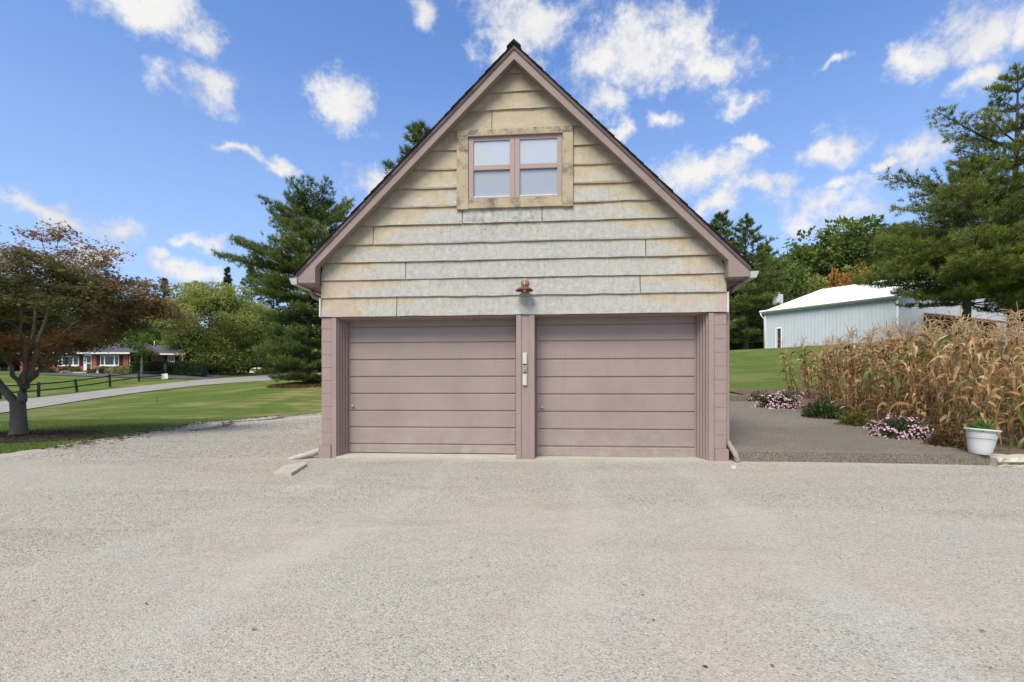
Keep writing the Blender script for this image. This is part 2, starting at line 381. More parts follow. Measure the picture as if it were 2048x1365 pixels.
# ---- road, driveway of the neighbour
M_ROAD = simple('road_asphalt', (.27, .255, .235), .18, 1.2, .9, .3, fine=40)
M_DRIVE = simple('driveway_asphalt', (.085, .085, .09), .2, 1.0, .9, .2, fine=30)
def ribbon(name, A, B, n, mat, dz, sub=6, **kw):
    def rs(P, n):
        P = np.array(P, float); d = np.r_[0, np.cumsum(np.linalg.norm(np.diff(P, axis=0), axis=1))]; t = np.linspace(0, d[-1], n)
        return np.c_[np.interp(t, d, P[:, 0]), np.interp(t, d, P[:, 1])]
    a, c = rs(A, n), rs(B, n); G = np.stack([a + (c - a) * k / sub for k in range(sub + 1)], 1)
    Z = H_np(G[..., 0], G[..., 1]) + dz; V = np.concatenate([G, Z[..., None]], -1).reshape(-1, 3)
    i = np.arange(n * (sub + 1)).reshape(n, sub + 1)
    return mk(name, np_mesh(name, V, np.stack([i[:-1, :-1], i[:-1, 1:], i[1:, 1:], i[1:, :-1]], -1).reshape(-1, 4), mat, smooth=True), **kw)
ribbon('lane', [(-35.4, 5), (-34.9, 18), (-34.3, 33.5), (-35.4, 43), (-35.6, 57), (-32.9, 71), (-28, 84), (-18, 96)],
       [(-27.5, 5), (-28.2, 18), (-28.7, 28), (-30.5, 37), (-31.2, 50), (-29.7, 64), (-25, 76), (-16, 90)], 80, M_ROAD, .05, kind='structure', label='pale grey country lane crossing behind the lawn')
ribbon('driveway', [(-70, 59.4), (-55, 59.2), (-46, 58.5), (-41, 60.8), (-36, 65)], [(-70, 54.6), (-55, 54.4), (-45, 54), (-40, 55.0), (-35.4, 57.5)], 40, M_DRIVE, .06, kind='structure', label='dark asphalt driveway in front of the brick house')
# ---- mulch bed round the maple
M_MULCH = simple('mulch', (.075, .05, .034), .45, 6, .95, .8, fine=70, bdist=.03)
n = 40; cx, cy = -12.2, 12.0; V = [(cx, cy, H(cx, cy) + .07)]; Fm = []
for k in range(n):
    a = 2 * math.pi * k / n; rr = 1 + .08 * math.sin(3 * a + 1) + .05 * math.sin(7 * a)
    for s, dz in ((.6, .075), (1.0, .03)):
        x, y = cx + 2.15 * rr * s * math.cos(a), cy + 1.75 * rr * s * math.sin(a); V.append((x, y, H(x, y) + dz))
for k in range(n):
    a, c = 1 + 2 * k, 1 + 2 * ((k + 1) % n); Fm += [(0, a, c), (a, a + 1, c + 1, c)]
mk('mulch_bed', pm('mulch_bed', V, Fm, M_MULCH, True), kind='structure', label='brown mulch bed around the maple trunk')
# ---- grass blades on the near lawn (uncountable)
def grass_blades(name, xs, ys_, n, seed, keep, hmin, hmax, label):
    rg = np.random.default_rng(seed)
    x = rg.uniform(*xs, n); y = rg.uniform(*ys_, n); k = keep(x, y); x, y = x[k], y[k]; n = len(x); z = H_np(x, y)
    nb = 4; x = np.repeat(x, nb) + rg.normal(0, .02, n * nb); y = np.repeat(y, nb) + rg.normal(0, .02, n * nb); z = np.repeat(z, nb); N = n * nb
    a = rg.uniform(0, 6.283, N); h = rg.uniform(hmin, hmax, N); w = rg.uniform(.004, .008, N); la = rg.uniform(0, 6.283, N); ln = h * rg.uniform(.1, .8, N)
    V = np.empty((N, 3, 3))
    V[:, 0] = np.c_[x - w * np.cos(a), y - w * np.sin(a), z - .01]; V[:, 1] = np.c_[x + w * np.cos(a), y + w * np.sin(a), z - .01]
    V[:, 2] = np.c_[x + ln * np.cos(la), y + ln * np.sin(la), z + h]
    t = rg.uniform(0, 1, N)
    return mk(name, np_mesh(name, V.reshape(-1, 3), np.arange(N * 3).reshape(-1, 3), M_BLADE, t), kind='stuff', label=label)
M_BLADE = leaf_mat('grass_blade', [(0, (.06, .11, .02)), (.5, (.14, .21, .045)), (.85, (.23, .27, .075)), (1, (.34, .29, .13))], .3)
grass_blades('grass', (-24, -8.7), (5, 21), 62000, 1, lambda x, y: (x < edge_x(y) + .03) & ((((x - cx) / 2.1) ** 2 + ((y - cy) / 1.7) ** 2) > 1) & (x > -1.08 * y - 4), .025, .06, 'short grass blades on the near lawn by the maple')

# dark leaf and twig litter where the gravel meets the lawn, and pine straw under the white pine
rgl = np.random.default_rng(3)
def litter(name, P, size, mat, label):
    n = len(P); a = rgl.uniform(0, 6.283, n); L = size * rgl.uniform(.4, 1.5, n); w = L * rgl.uniform(.12, .5, n); z = np.maximum(H_np(P[:, 0], P[:, 1]), -.02) + GZ + .004
    dx, dy = np.cos(a), np.sin(a); V = np.empty((n, 4, 3)); t = rgl.uniform(-.4, .8, n) * w
    for k, (s, q) in enumerate(((-1, 0), (0, -1), (1, 0), (0, 1))): V[:, k] = np.c_[P[:, 0] + dx * L * s - dy * w * q, P[:, 1] + dy * L * s + dx * w * q, z + (t if k % 2 else 0) + .004]
    return mk(name, np_mesh(name, V.reshape(-1, 3), np.arange(n * 4).reshape(-1, 4), mat, rgl.uniform(0, 1, n)), kind='stuff', label=label)
M_LITTER = leaf_mat('leaf_litter', [(0, (.03, .025, .02)), (.6, (.09, .065, .045)), (1, (.22, .16, .10))], .0, .9)
M_STRAW = leaf_mat('pine_straw', [(0, (.16, .09, .045)), (1, (.38, .23, .12))], .0, .9)
y = rgl.uniform(9.5, 26, 2600); P = np.c_[edge_x(y) + np.abs(rgl.normal(0, .32, 2600)) + .05, y]
y2 = rgl.uniform(14, 26, 1500); P2 = np.c_[np.interp(y2, ey, ex) + 1.35 + .25 * np.sin(y2 * 1.3) + rgl.normal(0, .16, 1500), y2]
y3 = rgl.uniform(1.8, 9, 170); P3_ = np.c_[rgl.uniform(-1, 1, 170) * y3, y3]
litter('leaf_litter', np.r_[P, P2], .045, M_LITTER, 'dark leaf and twig litter along the gravel edge')
litter('leaf_litter', P3_, .011, M_LITTER, 'scattered small dark leaf bits on the gravel yard')
a = rgl.uniform(0, 6.283, 9000); r_ = 2.6 * rgl.uniform(0, 1, 9000) ** .8
litter('pine_straw', np.c_[-15.6 + r_ * np.cos(a) * 1.25, 38.8 + r_ * np.sin(a)], .12, M_STRAW, 'reddish brown pine straw under the white pine')
n = 5000; a = rgl.uniform(0, 6.283, n); r_ = rgl.uniform(0, 1, n) ** .5
litter('mulch_chips', np.c_[cx + 2.05 * r_ * np.cos(a), cy + 1.65 * r_ * np.sin(a)], .035, leaf_mat('mulch_chip', [(0, (.03, .02, .014)), (.6, (.10, .066, .043)), (1, (.20, .14, .10))], .0, .9), 'loose mulch chips around the maple').location.z = .05
# ------------------------------------------------------------------ the garage (local frame: x along the front, y into the building, z up)
GA = .0824; GZ0 = 7.96; GTH = math.atan(GA); GC = math.cos(GTH)
GL = Vector((-3.131, 8.218, 0)); GU = Vector((GC, -math.sin(GTH), 0)); GN = Vector((math.sin(GTH), GC, 0))
def fp(x, y, d=0.0):
    Z = (GZ0 + d / GC) / (1 + GA * (x - 1024) / F); p = Vector(((x - 1024) / F * Z, Z, 0)) - GL
    return p.dot(GU), HC + (HZ - y) / F * Z
def fu(x, d=0.0): return fp(x, 700, d)[0]
def fz(x, y, d=0.0): return fp(x, y, d)[1]
def gw(u, v, z): return GL + GU * u + GN * v + Vector((0, 0, z))
GW = fu(1453)
DEPTH = 7.6
# -- materials
MAUVE = (.29, .222, .206)
M_MAUVE = simple('mauve_paint', MAUVE, .10, 3.0, .62, .10, .35, fine=45)
def door_material():
    m, b = new_mat('door_mauve_paint_worn')
    tc = b.n('ShaderNodeTexCoord').outputs['Object']; sx = b.n('ShaderNodeSeparateXYZ', ins={0: tc})
    n1 = b.noise(tc, 1.2, 5, .6); n2 = b.noise(tc, 40, 3, .6); n3 = b.noise(b.vm('MULTIPLY', tc, (6, 1, .5)).outputs[0], 2.0, 5, .65)
    c = b.mix(b.mr(n1, .3, .7), (.265, .205, .188), (.315, .246, .226))
    c = b.mix(b.mr(n3, .52, .75, 0, .22), c, (.20, .158, .143))
    dirt = b.math('MULTIPLY', b.mr(sx.outputs[2], .75, .06, 0, 1), b.mr(b.noise(b.vm('MULTIPLY', tc, (1, 1, 1.6)).outputs[0], 5, 6, .7), .38, .62, 0, .8))
    c = b.mix(dirt, c, (.36, .315, .265))
    c = b.mix(b.mr(b.noise(tc, 26, 3, .6), .73, .78, 0, .6), c, (.46, .40, .36))
    return finish(m, b, c, b.mr(n1, .3, .7, .42, .62), b.math('ADD', n2, b.math('MULTIPLY', n1, 3)), .10, .006, .4)
M_DOOR = door_material()
M_FASC = simple('fascia_mauve_paint', (.265, .203, .187), .10, 5.0, .7, .18, .3, fine=50)
M_BLOCK = simple('painted_block', (.30, .228, .21), .08, 6.0, .8, .5, .25, fine=90, bdist=.006)
M_DARKTRIM = simple('dark_trim', (.125, .085, .082), .15, 6, .7, .15)
M_SHINGLE = simple('black_shingle', (.022, .020, .022), .35, 9, .95, .8, .15, fine=120, bdist=.006)
M_GUTTER = simple('gutter_white', (.38, .37, .345), .10, 6, .5, .05)
M_PIPE = simple('downspout_grey', (.30, .265, .245), .12, 7, .55, .08, .4)
M_CONC = simple('sill_concrete', (.40, .385, .335), .14, 3.5, .9, .35, .2, fine=70)
M_GAP = simple('dark_gap', (.02, .017, .015), .1)
M_WHITE = simple('white_trim', (.60, .58, .54), .10, 9, .6, .1)
def siding_material():
    m, b = new_mat('weathered_siding')
    tc = b.n('ShaderNodeTexCoord').outputs['Object']
    oi = b.n('ShaderNodeObjectInfo').outputs['Random']
    off = b.n('ShaderNodeCombineXYZ', ins={0: b.math('MULTIPLY', oi, 37.0), 1: 0.0, 2: b.math('MULTIPLY', oi, 11.0)}).outputs[0]
    v = b.vm('ADD', tc, off).outputs[0]
    sx = b.n('ShaderNodeSeparateXYZ', ins={0: tc})
    u, z = sx.outputs[0], sx.outputs[2]
    row = b.math('FRACT', b.math('DIVIDE', b.math('SUBTRACT', z, 2.338), .2948))        # 0 at a board's lower edge
    nA = b.noise(b.vm('MULTIPLY', v, (.8, 1, 1.7)).outputs[0], 1.5, 7, .62, .5)
    nB = b.noise(b.vm('MULTIPLY', v, (.6, 1, 1)).outputs[0], 9, 6, .7, .3)
    nC = b.noise(v, 55, 4, .75); nD = b.noise(v, 160, 2, .7)
    mid = b.mr(b.math('ABSOLUTE', b.math('SUBTRACT', u, 3.35)), .9, 3.0, .13, -.26)
    low = b.mr(z, 3.5, 4.9, .10, -.40)
    topb = b.mr(row, .45, .92, .06, -.20, True)
    mk_ = b.math('ADD', b.math('ADD', b.math('ADD', b.math('MULTIPLY', nA, 1.0), b.math('MULTIPLY', nB, .62)), b.math('ADD', mid, low)), topb)
    mk_ = b.math('ADD', mk_, b.math('MULTIPLY', b.math('SUBTRACT', nC, .5), .45))
    mk_ = b.math('ADD', mk_, b.math('MULTIPLY', b.math('SUBTRACT', b.noise(v, 22, 5, .7), .5), .45))
    bare = b.mr(mk_, .66, .79, 0, 1, True)
    cream = b.mix(b.mr(nB, .3, .7), (.385, .32, .222), (.475, .402, .288))
    cream = b.mix(b.mr(b.noise(v, 2.1, 4, .6), .52, .68, 0, .35), cream, (.45, .345, .225))
    grey = b.mix(b.mr(b.math('ADD', b.math('MULTIPLY', nC, .6), b.math('MULTIPLY', b.noise(v, 13, 5, .7), .4)), .36, .62), (.262, .260, .248), (.485, .478, .455))
    grey = b.mix(b.mr(nA, .45, .6, 0, .3), grey, (.46, .44, .37))
    c = b.mix(bare, cream, grey)
    edge = b.math('MULTIPLY', b.mr(b.math('ABSOLUTE', b.math('SUBTRACT', mk_, .725)), .0, .035, 1, 0), b.mr(nD, .45, .6))
    c = b.mix(b.math('MULTIPLY', edge, .6), c, (.58, .57, .54))
    strk = b.noise(b.vm('MULTIPLY', v, (9, 1, .5)).outputs[0], 3.0, 4, .65)
    c = b.mix(b.mr(strk, .52, .74, 0, .28), c, (.22, .20, .16))
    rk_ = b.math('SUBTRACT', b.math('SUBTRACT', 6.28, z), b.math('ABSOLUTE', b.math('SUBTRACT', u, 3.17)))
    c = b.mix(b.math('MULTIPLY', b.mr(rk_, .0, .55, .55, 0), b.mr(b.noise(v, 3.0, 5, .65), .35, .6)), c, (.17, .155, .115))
    drip = b.math('MULTIPLY', b.mr(b.noise(b.vm('MULTIPLY', v, (16, 1, 1.2)).outputs[0], 1.6, 5, .7), .50, .66), b.mr(row, .35, .95))
    c = b.mix(b.math('MULTIPLY', drip, .42), c, (.20, .16, .11))
    # mildew and painted-in lap shade along the tops of boards and round the middle, and orange water stains
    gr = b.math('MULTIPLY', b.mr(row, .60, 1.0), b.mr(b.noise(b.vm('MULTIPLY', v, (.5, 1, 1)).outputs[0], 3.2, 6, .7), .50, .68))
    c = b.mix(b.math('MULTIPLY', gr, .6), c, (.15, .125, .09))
    c = b.mix(b.math('MULTIPLY', b.mr(row, .955, .985), .5), c, (.12, .09, .065))  # thin dark line paints the shadow under each lap
    ru = b.math('MULTIPLY', b.mr(b.noise(v, 4.5, 6, .7), .60, .72), .55)
    c = b.mix(ru, c, (.50, .335, .18))
    win = b.math('MULTIPLY', b.mr(b.math('ABSOLUTE', b.math('SUBTRACT', u, 3.05)), .5, 1.0, 1, 0), b.mr(b.math('ABSOLUTE', b.math('SUBTRACT', z, 3.86)), .1, .3, 1, 0))
    c = b.mix(b.math('MULTIPLY', win, b.mr(b.noise(v, 7, 7, .75), .50, .66, 0, .7)), c, (.10, .095, .085))
    # remnants of mauve paint near the lower corners
    mv = b.math('MULTIPLY', b.math('MULTIPLY', b.mr(b.math('ABSOLUTE', b.math('SUBTRACT', u, 3.2)), 2.35, 2.9), b.mr(z, 3.15, 2.9)), b.mr(b.noise(v, 2.6, 5, .55), .50, .54))
    c = b.mix(b.math('MULTIPLY', mv, .8), c, (.42, .315, .30))
    spk = b.mr(nD, .68, .74)
    c = b.mix(b.math('MULTIPLY', spk, .45), c, (.17, .15, .12))
    return finish(m, b, c, .88, b.math('ADD', b.math('MULTIPLY', nC, .6), b.math('MULTIPLY', bare, -.4)), .35, .004, .2)
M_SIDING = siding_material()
def casing_material():
    m, b = new_mat('weathered_casing')
    tc = b.n('ShaderNodeTexCoord').outputs['Object']
    oi = b.n('ShaderNodeObjectInfo').outputs['Random']
    v = b.vm('ADD', tc, b.n('ShaderNodeCombineXYZ', ins={0: b.math('MULTIPLY', oi, 31.0), 2: b.math('MULTIPLY', oi, 17.0)}).outputs[0]).outputs[0]
    n1 = b.noise(v, 4.0, 6, .65); n2 = b.noise(v, 30, 5, .7)
    c = b.mix(b.mr(n1, .3, .7), (.36, .295, .20), (.45, .37, .255))
    c = b.mix(b.mr(b.noise(v, 2.7, 8, .76), .465, .60, 0, .9), c, (.115, .105, .095))
    c = b.mix(b.mr(n2, .62, .74, 0, .6), c, (.25, .22, .17))
    return finish(m, b, c, .85, n2, .4, .004, .2)
M_CASING = casing_material()
garage = empty('garage', 'mauve two-door garage with peeling cream gable boards under a steep dark roof', 'garage', GL, -GTH)
G = garage
# -- gable geometry
OV = .20                                              # rake overhang
ap_u, ap_z = fp(1028, 118, -OV); lf_u, lf_z = fp(630, 536, -OV); rt_u, rt_z = fp(1457, 519, -OV)
SL = ((ap_z - lf_z) / (ap_u - lf_u) + (ap_z - rt_z) / (rt_u - ap_u)) / 2
def rake(z, s):   # u of the underside of the rake at height z
    return ap_u + s * (ap_z + .03 - z) / SL
rows = [2.338, 2.650, 2.933, 3.218, 3.50, 3.807, 4.092, 4.383, 4.680, 4.987, 5.294, 5.600, 5.883, 6.17, 6.42]
WL, WR = fu(914.5), fu(1146)                          # outer edges of the window casing
joints = {0: [794], 1: [1280], 2: [812], 3: [1291], 4: [747], 5: [925, 1084], 10: [984]}
rgs = random.Random(4)
def board(zb, zt, lfun, rfun):
    n = max(2, int((rfun(zb) - lfun(zb)) / .3) + 1); V = []; Fc = []
    tw = [rgs.gauss(0, .003) for _ in range(n + 1)]; sag = [rgs.gauss(0, .0035) for _ in range(n + 1)]
    for i in range(n + 1):
        t = i / n
        for (z, y) in ((zb, -.027), (zb, -.003), (zt + .02, .010), (zt + .02, .0)):
            u = lfun(z) * (1 - t) + rfun(z) * t
            low = z == zb
            V.append((u, y + (tw[i] if low else 0), z + (sag[i] if low else 0)))
    for i in range(n):
        a, c = i * 4, i * 4 + 4
        Fc += [(a, c, c + 3, a + 3), (a, a + 1, c + 1, c), (a + 3, c + 3, c + 2, a + 2), (a + 1, a + 2, c + 2, c + 1)]
    Fc += [(0, 3, 2, 1), (n * 4, n * 4 + 1, n * 4 + 2, n * 4 + 3)]
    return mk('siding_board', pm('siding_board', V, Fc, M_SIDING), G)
for r in range(len(rows) - 1):
    zb, zt = rows[r], rows[r + 1]
    L0 = lambda z: max(0.004, rake(z, -1) - .06); R0 = lambda z: min(GW - .004, rake(z, 1) + .06)
    cuts = [fu(x) for x in joints.get(r, [])]
    spans = []
    if 6 <= r <= 9: spans = [(L0, lambda z: WL - .006), (lambda z: WR + .006, R0)]
    else:
        prev = L0
        for c in cuts:
            spans.append((prev, lambda z, c=c: c - .006)); prev = lambda z, c=c: c + .006
        spans.append((prev, R0))
    for lfun, rfun in spans: board(zb, zt, lfun, rfun)
# nails along the boards
V = []; Fc = []
for r in range(0, 13):
    z = rows[r] + .035; u = max(0, rake(z, -1)) + .15
    while u < min(GW, rake(z, 1)) - .12:
        if not (6 <= r <= 9 and WL - .02 < u < WR + .02):
            q = len(V); uu = u + rgs.uniform(-.03, .03); zz = z + rgs.uniform(-.01, .01)
            for k in range(6): V.append((uu + .0055 * math.cos(k * 1.047), -.0275 , zz + .0055 * math.sin(k * 1.047)))
            Fc.append(tuple(range(q, q + 6)))
        u += .405
mk('nails', pm('nails', V, Fc, simple('rusty_nail', (.10, .07, .05), .2)), G, kind='stuff')
# -- wall core behind the boards and the side / rear walls
M_WALLSIDE = M_BLOCK
prism('gable_wall', [(0.02, 2.33), (GW - .02, 2.33), (GW - .02, rake(0, 1) and 3.12), (ap_u, ap_z), (0.02, 3.12)], .062, .14, M_GAP, G)
box('side_wall', (0.03, .23), (.22, DEPTH), (-.2, 3.1), M_WALLSIDE, G)
box('side_wall', (GW - .23, GW - .03), (.22, DEPTH), (-.2, 3.1), M_WALLSIDE, G)
prism('rear_wall', [(.23, -.2), (GW - .23, -.2), (GW - .23, 3.1), (ap_u, ap_z - .1), (.23, 3.1)], DEPTH - .2, DEPTH, M_WALLSIDE, G)
box('garage_floor', (.23, GW - .23), (.60, DEPTH - .2), (-.15, .03), M_CONC, G)
# -- corner strips of bare white wood beside the lowest board
box('corner_trim', (-.022, .003), (-.044, .06), (2.338, 2.645), M_WHITE, G, .003)
box('corner_trim', (GW - .003, GW + .022), (-.044, .06), (2.330, 2.640), M_WHITE, G, .003)
# -- roof: fascias, soffits, dark trim, deck, shingle courses
FH = .150                                             # fascia height measured vertically
def rk(u0, u1, za, zb2): pass
EL = fu(595, -OV); ER = fu(1499.5, -OV)               # outer ends of the fascia
for s, ue in ((-1, EL), (1, ER)):
    z_at = lambda u, off: ap_z + off - abs(u - ap_u) * SL
    ub = lf_u if s < 0 else rt_u
    zbot = fz(612, 566, -OV) if s < 0 else fz(1480, 553.5, -OV)
    tip = abs(ue - ap_u)
    poly = [(ap_u, ap_z), (ap_u, ap_z + FH), (ue, z_at(ue, FH)), (ue, zbot), (ub, zbot), (ub, z_at(ub, 0))]
    if s > 0: poly = poly[::-1]
    # front fascia with the boxed eave end in one board shape
    prism('fascia', poly[::-1] if False else poly, -OV, -OV + .025, M_FASC, G)
    # dark shingle moulding above it
    p2 = [(ap_u, ap_z + FH - .002), (ap_u, ap_z + FH + .062), (ue + s * .012, z_at(ue + s * .012, FH + .062)), (ue + s * .012, z_at(ue + s * .012, FH - .002))]
    if s > 0: p2 = p2[::-1]
    prism('shingle_moulding', p2, -OV - .02, -OV + .05, M_DARKTRIM, G)
    # rake soffit board
    p3 = [(ap_u, ap_z + .03), (ap_u, ap_z + .055), (ub, z_at(ub, .055)), (ub, z_at(ub, .03))]
    if s > 0: p3 = p3[::-1]
    prism('rake_soffit', p3, -OV + .026, -.001, M_FASC, G)
    # boxed eave: inner cheek, soffit, outer fascia
    box('eave_cheek', tuple(sorted((ub, ub - s * .02))) if False else tuple(sorted((ub - .0, ub + s * .02))), (-OV + .026, .0), (zbot + .012, z_at(ub, .03)), M_FASC, G)
    box('eave_soffit', tuple(sorted((ub + s * .021, ue - s * .026))), (-OV + .027, DEPTH), (zbot, zbot + .012), M_FASC, G)
    box('eave_fascia', tuple(sorted((ue - s * .025, ue))), (-OV + .027, DEPTH + .15), (zbot + .0, z_at(ue, FH) - .005), M_FASC, G)
    # deck
    p4 = [(ap_u, ap_z + FH + .02), (ap_u, ap_z + FH + .058), (ue, z_at(ue, FH + .058)), (ue, z_at(ue, FH + .02))]
    if s > 0: p4 = p4[::-1]
    deck = prism('roof_deck', p4, -OV + .051, DEPTH + .2, M_DARKTRIM, G)
    # shingle courses, each lapped over the one below
    c45 = 1 / math.sqrt(1 + SL * SL); ln = (tip + .05) / c45; nco = 33; st = ln / nco
    for k in range(nco):
        a0 = k * st * c45; a1 = min((k + 1.15) * st, ln) * c45
        u0, u1 = ap_u + s * a0, ap_u + s * a1
        b0 = FH + .064 + .000; lift = .011
        y0 = -OV - .045 + rgs.uniform(-.010, .010)
        zz = [(u0, z_at(u0, b0 + .002)), (u0, z_at(u0, b0 + .010)), (u1, z_at(u1, b0 + lift + .012)), (u1, z_at(u1, b0 + lift - .006))]
        if s > 0: zz = zz[::-1]
        prism('shingle_course', zz, y0, DEPTH + .22, M_SHINGLE, deck)
prism('ridge_cap', [(ap_u - .11, ap_z + FH + .075 - .11 * SL + .03), (ap_u, ap_z + FH + .085), (ap_u + .11, ap_z + FH + .075 - .11 * SL + .03), (ap_u + .11, ap_z + FH + .105 - .11 * SL + .03), (ap_u, ap_z + FH + .128), (ap_u - .11, ap_z + FH + .105 - .11 * SL + .03)][::-1], -OV - .052, DEPTH + .23, M_SHINGLE, G)
# -- gutters (open trough profile) and downspouts
for s, ue in ((-1, EL), (1, ER)):
    zt = fz(588, 557.5, -OV) if s < 0 else fz(1507, 543, -OV); h = .10; w = .115
    pr = [(0, zt), (0, zt - h), (.085, zt - h), (w, zt - .03), (w + .012, zt), (w, zt), (w - .008, zt - .028), (.082, zt - h + .008), (.008, zt - h + .008), (.008, zt)]
    pr = [(ue + s * (.002 + a), z) for a, z in pr]
    if s > 0: pr = pr[::-1]
    gt = prism('gutter', pr[::-1], -OV - .02, DEPTH + .2, M_GUTTER, G)
    cap_ = [(ue + s * (.002 + a), z) for a, z in [(0, zt), (0, zt - h), (.085, zt - h), (w, zt - .03), (w + .012, zt)]]
    if s > 0: cap_ = cap_[::-1]
    prism('gutter_end_cap', cap_[::-1], -OV - .024, -OV - .0205, M_GUTTER, gt)
def pipe(name, pts, r=.036, mat=M_PIPE, parent=G): return tube(name, pts, r, mat, parent, 10)
pipe('downspout', [(EL - .05, .30, fz(600, 566, .2) - .05), (EL - .045, .30, fz(600, 572, .3) - .06), (EL + .02, .31, 2.74), (-.13, .33, 2.665), (-.07, .34, 2.60), (-.045, .34, 2.50), (-.045, .34, .30), (-.05, .32, .20)])
pipe('downspout', [(ER + .05, .12, fz(1490, 552, .1) - .02), (ER + .045, .12, fz(1490, 560, .1) - .04), (GW + .20, .12, 2.76), (GW + .12, .12, 2.68), (GW + .055, .12, 2.60), (GW + .05, .12, 2.48), (GW + .05, .12, .38), (GW + .055, .10, .33)], .034, M_MAUVE)
# right-hand foot elbow
tube('downspout_elbow', [(GW + .055, .10, .345), (GW + .065, .08, .30), (GW + .10, -.02, .20), (GW + .125, -.07, .14), (GW + .13, -.085, .09), (GW + .13, -.085, GZ - .01)], [.036, .040, .042, .042, .045, .045], M_MAUVE, G, 10)
# -- lower front: block piers, casings, jambs, header
M_JOINT = simple('mortar_joint', (.22, .165, .152), .1)
def pier(u0, u1, foot):
    box('pier_core', (u0 + .004, u1 - .004), (.012, .20), (-.1, 2.334), M_JOINT, G)
    z = .235 if foot else .0
    if foot:
        me = boxm('footing', (u0 - .045 if u0 < 1 else u0, u1 + (.03 if u0 > 1 else 0.0)), (-.03, .22), (-.1, .235), M_BLOCK); bev(me, .012, 2); mk('footing', me, G)
    n = 0
    while z < 2.30:
        zt = min(z + .212, 2.333)
        o = box('block', (u0 + rgs.uniform(0, .002), u1), (rgs.uniform(-.002, .002), .21), (z + .0015, zt - .0015), M_BLOCK, G, .003); z = zt
pier(.0, fu(663.5), True); pier(fu(1428.5), GW, True)
# casing boards on the outer sides of the openings
JL, JR = fu(673), fu(1417)
box('casing_board', (fu(664), JL), (-.012, .10), (0.0, 2.333), M_MAUVE, G, .003)
box('casing_board', (JR, fu(1428)), (-.012, .10), (0.0, 2.333), M_MAUVE, G, .003)
# centre post
PU0, PU1, PU2, PU3 = fu(1032.5), fu(1042.5), fu(1059), fu(1069)
box('post_board', (PU0, PU1), (-.018, .30), (.0, 2.333), M_MAUVE, G, .003)
box('post_board', (PU2, PU3), (-.018, .30), (.0, 2.333), M_MAUVE, G, .003)
box('post_core', (PU1 + .001, PU2 - .001), (-.002, .30), (.0, 2.333), M_MAUVE, G, .002)
DD = .30                                              # depth of the door plane
box('header', (JL, PU0), (.03, .5), (fz(860, 640, DD) - .01, 2.36), M_MAUVE, G)
box('header', (PU3, JR), (.03, .5), (fz(1230, 634, DD) - .01, 2.36), M_MAUVE, G)
# stepped jamb boards
DL0, DL1 = fu(697.5, DD), fu(1034, DD); DR0, DR1 = fu(1070, DD), fu(1392.5, DD)
def jamb(u_out, u_in):
    n = 4
    for k in range(n):
        a = u_out + (u_in - u_out) * k / n; c = u_out + (u_in - u_out) * (k + 1) / n
        y0 = .03 + k * (DD - .04) / n
        box('jamb_board', tuple(sorted((a, c - (c - a) * .04))), (y0, DD + .16), (.03, fz(860, 638, DD) if a < 3 else fz(1230, 632, DD)), M_MAUVE, G, .003)
jamb(JL, DL0); jamb(JR, DR1)
# -- two overhead doors with flat plank panels between grooves
M_HANDLE = simple('door_handle_metal', (.55, .50, .46), .1, 8, .35, .05, .5, metal=.6)
def door(u0, u1, ytop, grooves, ybot, xr, hx, hy, label):
    d = box('garage_door', (u0, u1), (DD + .012, DD + .05), (fz(xr, ybot, DD), fz(xr, ytop, DD) + .06), M_DOOR, G)
    d['label'] = label
    zs = [fz(xr, g, DD) for g in grooves]; zb = fz(xr, ybot, DD); zt = fz(xr, ytop, DD) + .055
    lv = [zt] + zs + [zb + .004]
    for i in range(len(lv) - 1):
        hi, lo = lv[i] - (.010 if i else 0), lv[i + 1] + (.010 if i < len(lv) - 2 else 0)
        box('panel', (u0 + .018, u1 - .018), (DD - .004, DD + .0125), (lo, hi), M_DOOR, d, .009)
    box('stile', (u0, u0 + .0165), (DD + .001, DD + .0122), (zb, zt), M_DOOR, d); box('stile', (u1 - .0165, u1), (DD + .001, DD + .0122), (zb, zt), M_DOOR, d)
    box('weather_strip', (u0 + .005, u1 - .005), (DD + .004, DD + .05), (zb - .016, zb - .001), M_GAP, d)
    hu, hzz = fp(hx, hy, DD)
    hd = lathe('handle', [(.0, 0), (.014, 0), (.014, .012), (.007, .016), (.007, .03), (.012, .034), (.012, .045), (.0, .047)], M_HANDLE, d, 10)
    hd.location = (hu, DD - .0005, hzz); hd.rotation_euler = (R(90), 0, 0)
    tube('handle_bar', [(hu - .03, DD - .04, hzz + .003), (hu, DD - .042, hzz), (hu + .035, DD - .038, hzz + .006)], [.006, .008, .006], M_HANDLE, d, 6)
    return d
door(DL0, DL1, 640, [655, 687.2, 720.8, 754.6, 788, 821.8, 854.8, 888], 905.5, 700, 706, 812, 'left garage door of flat mauve panels')
door(DR0, DR1, 634, [650, 683.5, 719.5, 755, 789.3, 823.8, 858.8, 893], 912.7, 1076, 1084, 815, 'right garage door of flat mauve panels')
# concrete sills before the doors
for (ua, ub_, x) in ((JL - .01, PU0, 860), (PU3, JR + .02, 1230)):
    zf = .052; zb = fz(x, 906 if x < 1000 else 914, DD) - .012
    v = [(ua, -.03, zf), (ub_, -.03, zf), (ub_, .62, zb + .02), (ua, .62, zb + .02), (ua, -.03, -.1), (ub_, -.03, -.1), (ub_, .62, -.1), (ua, .62, -.1)]
    me = pm('door_sill', v, [(0, 1, 2, 3), (0, 4, 5, 1), (1, 5, 6, 2), (3, 2, 6, 7), (0, 3, 7, 4), (4, 7, 6, 5)], M_CONC); bev(me, .01, 2)
    mk('door_sill', me, G)
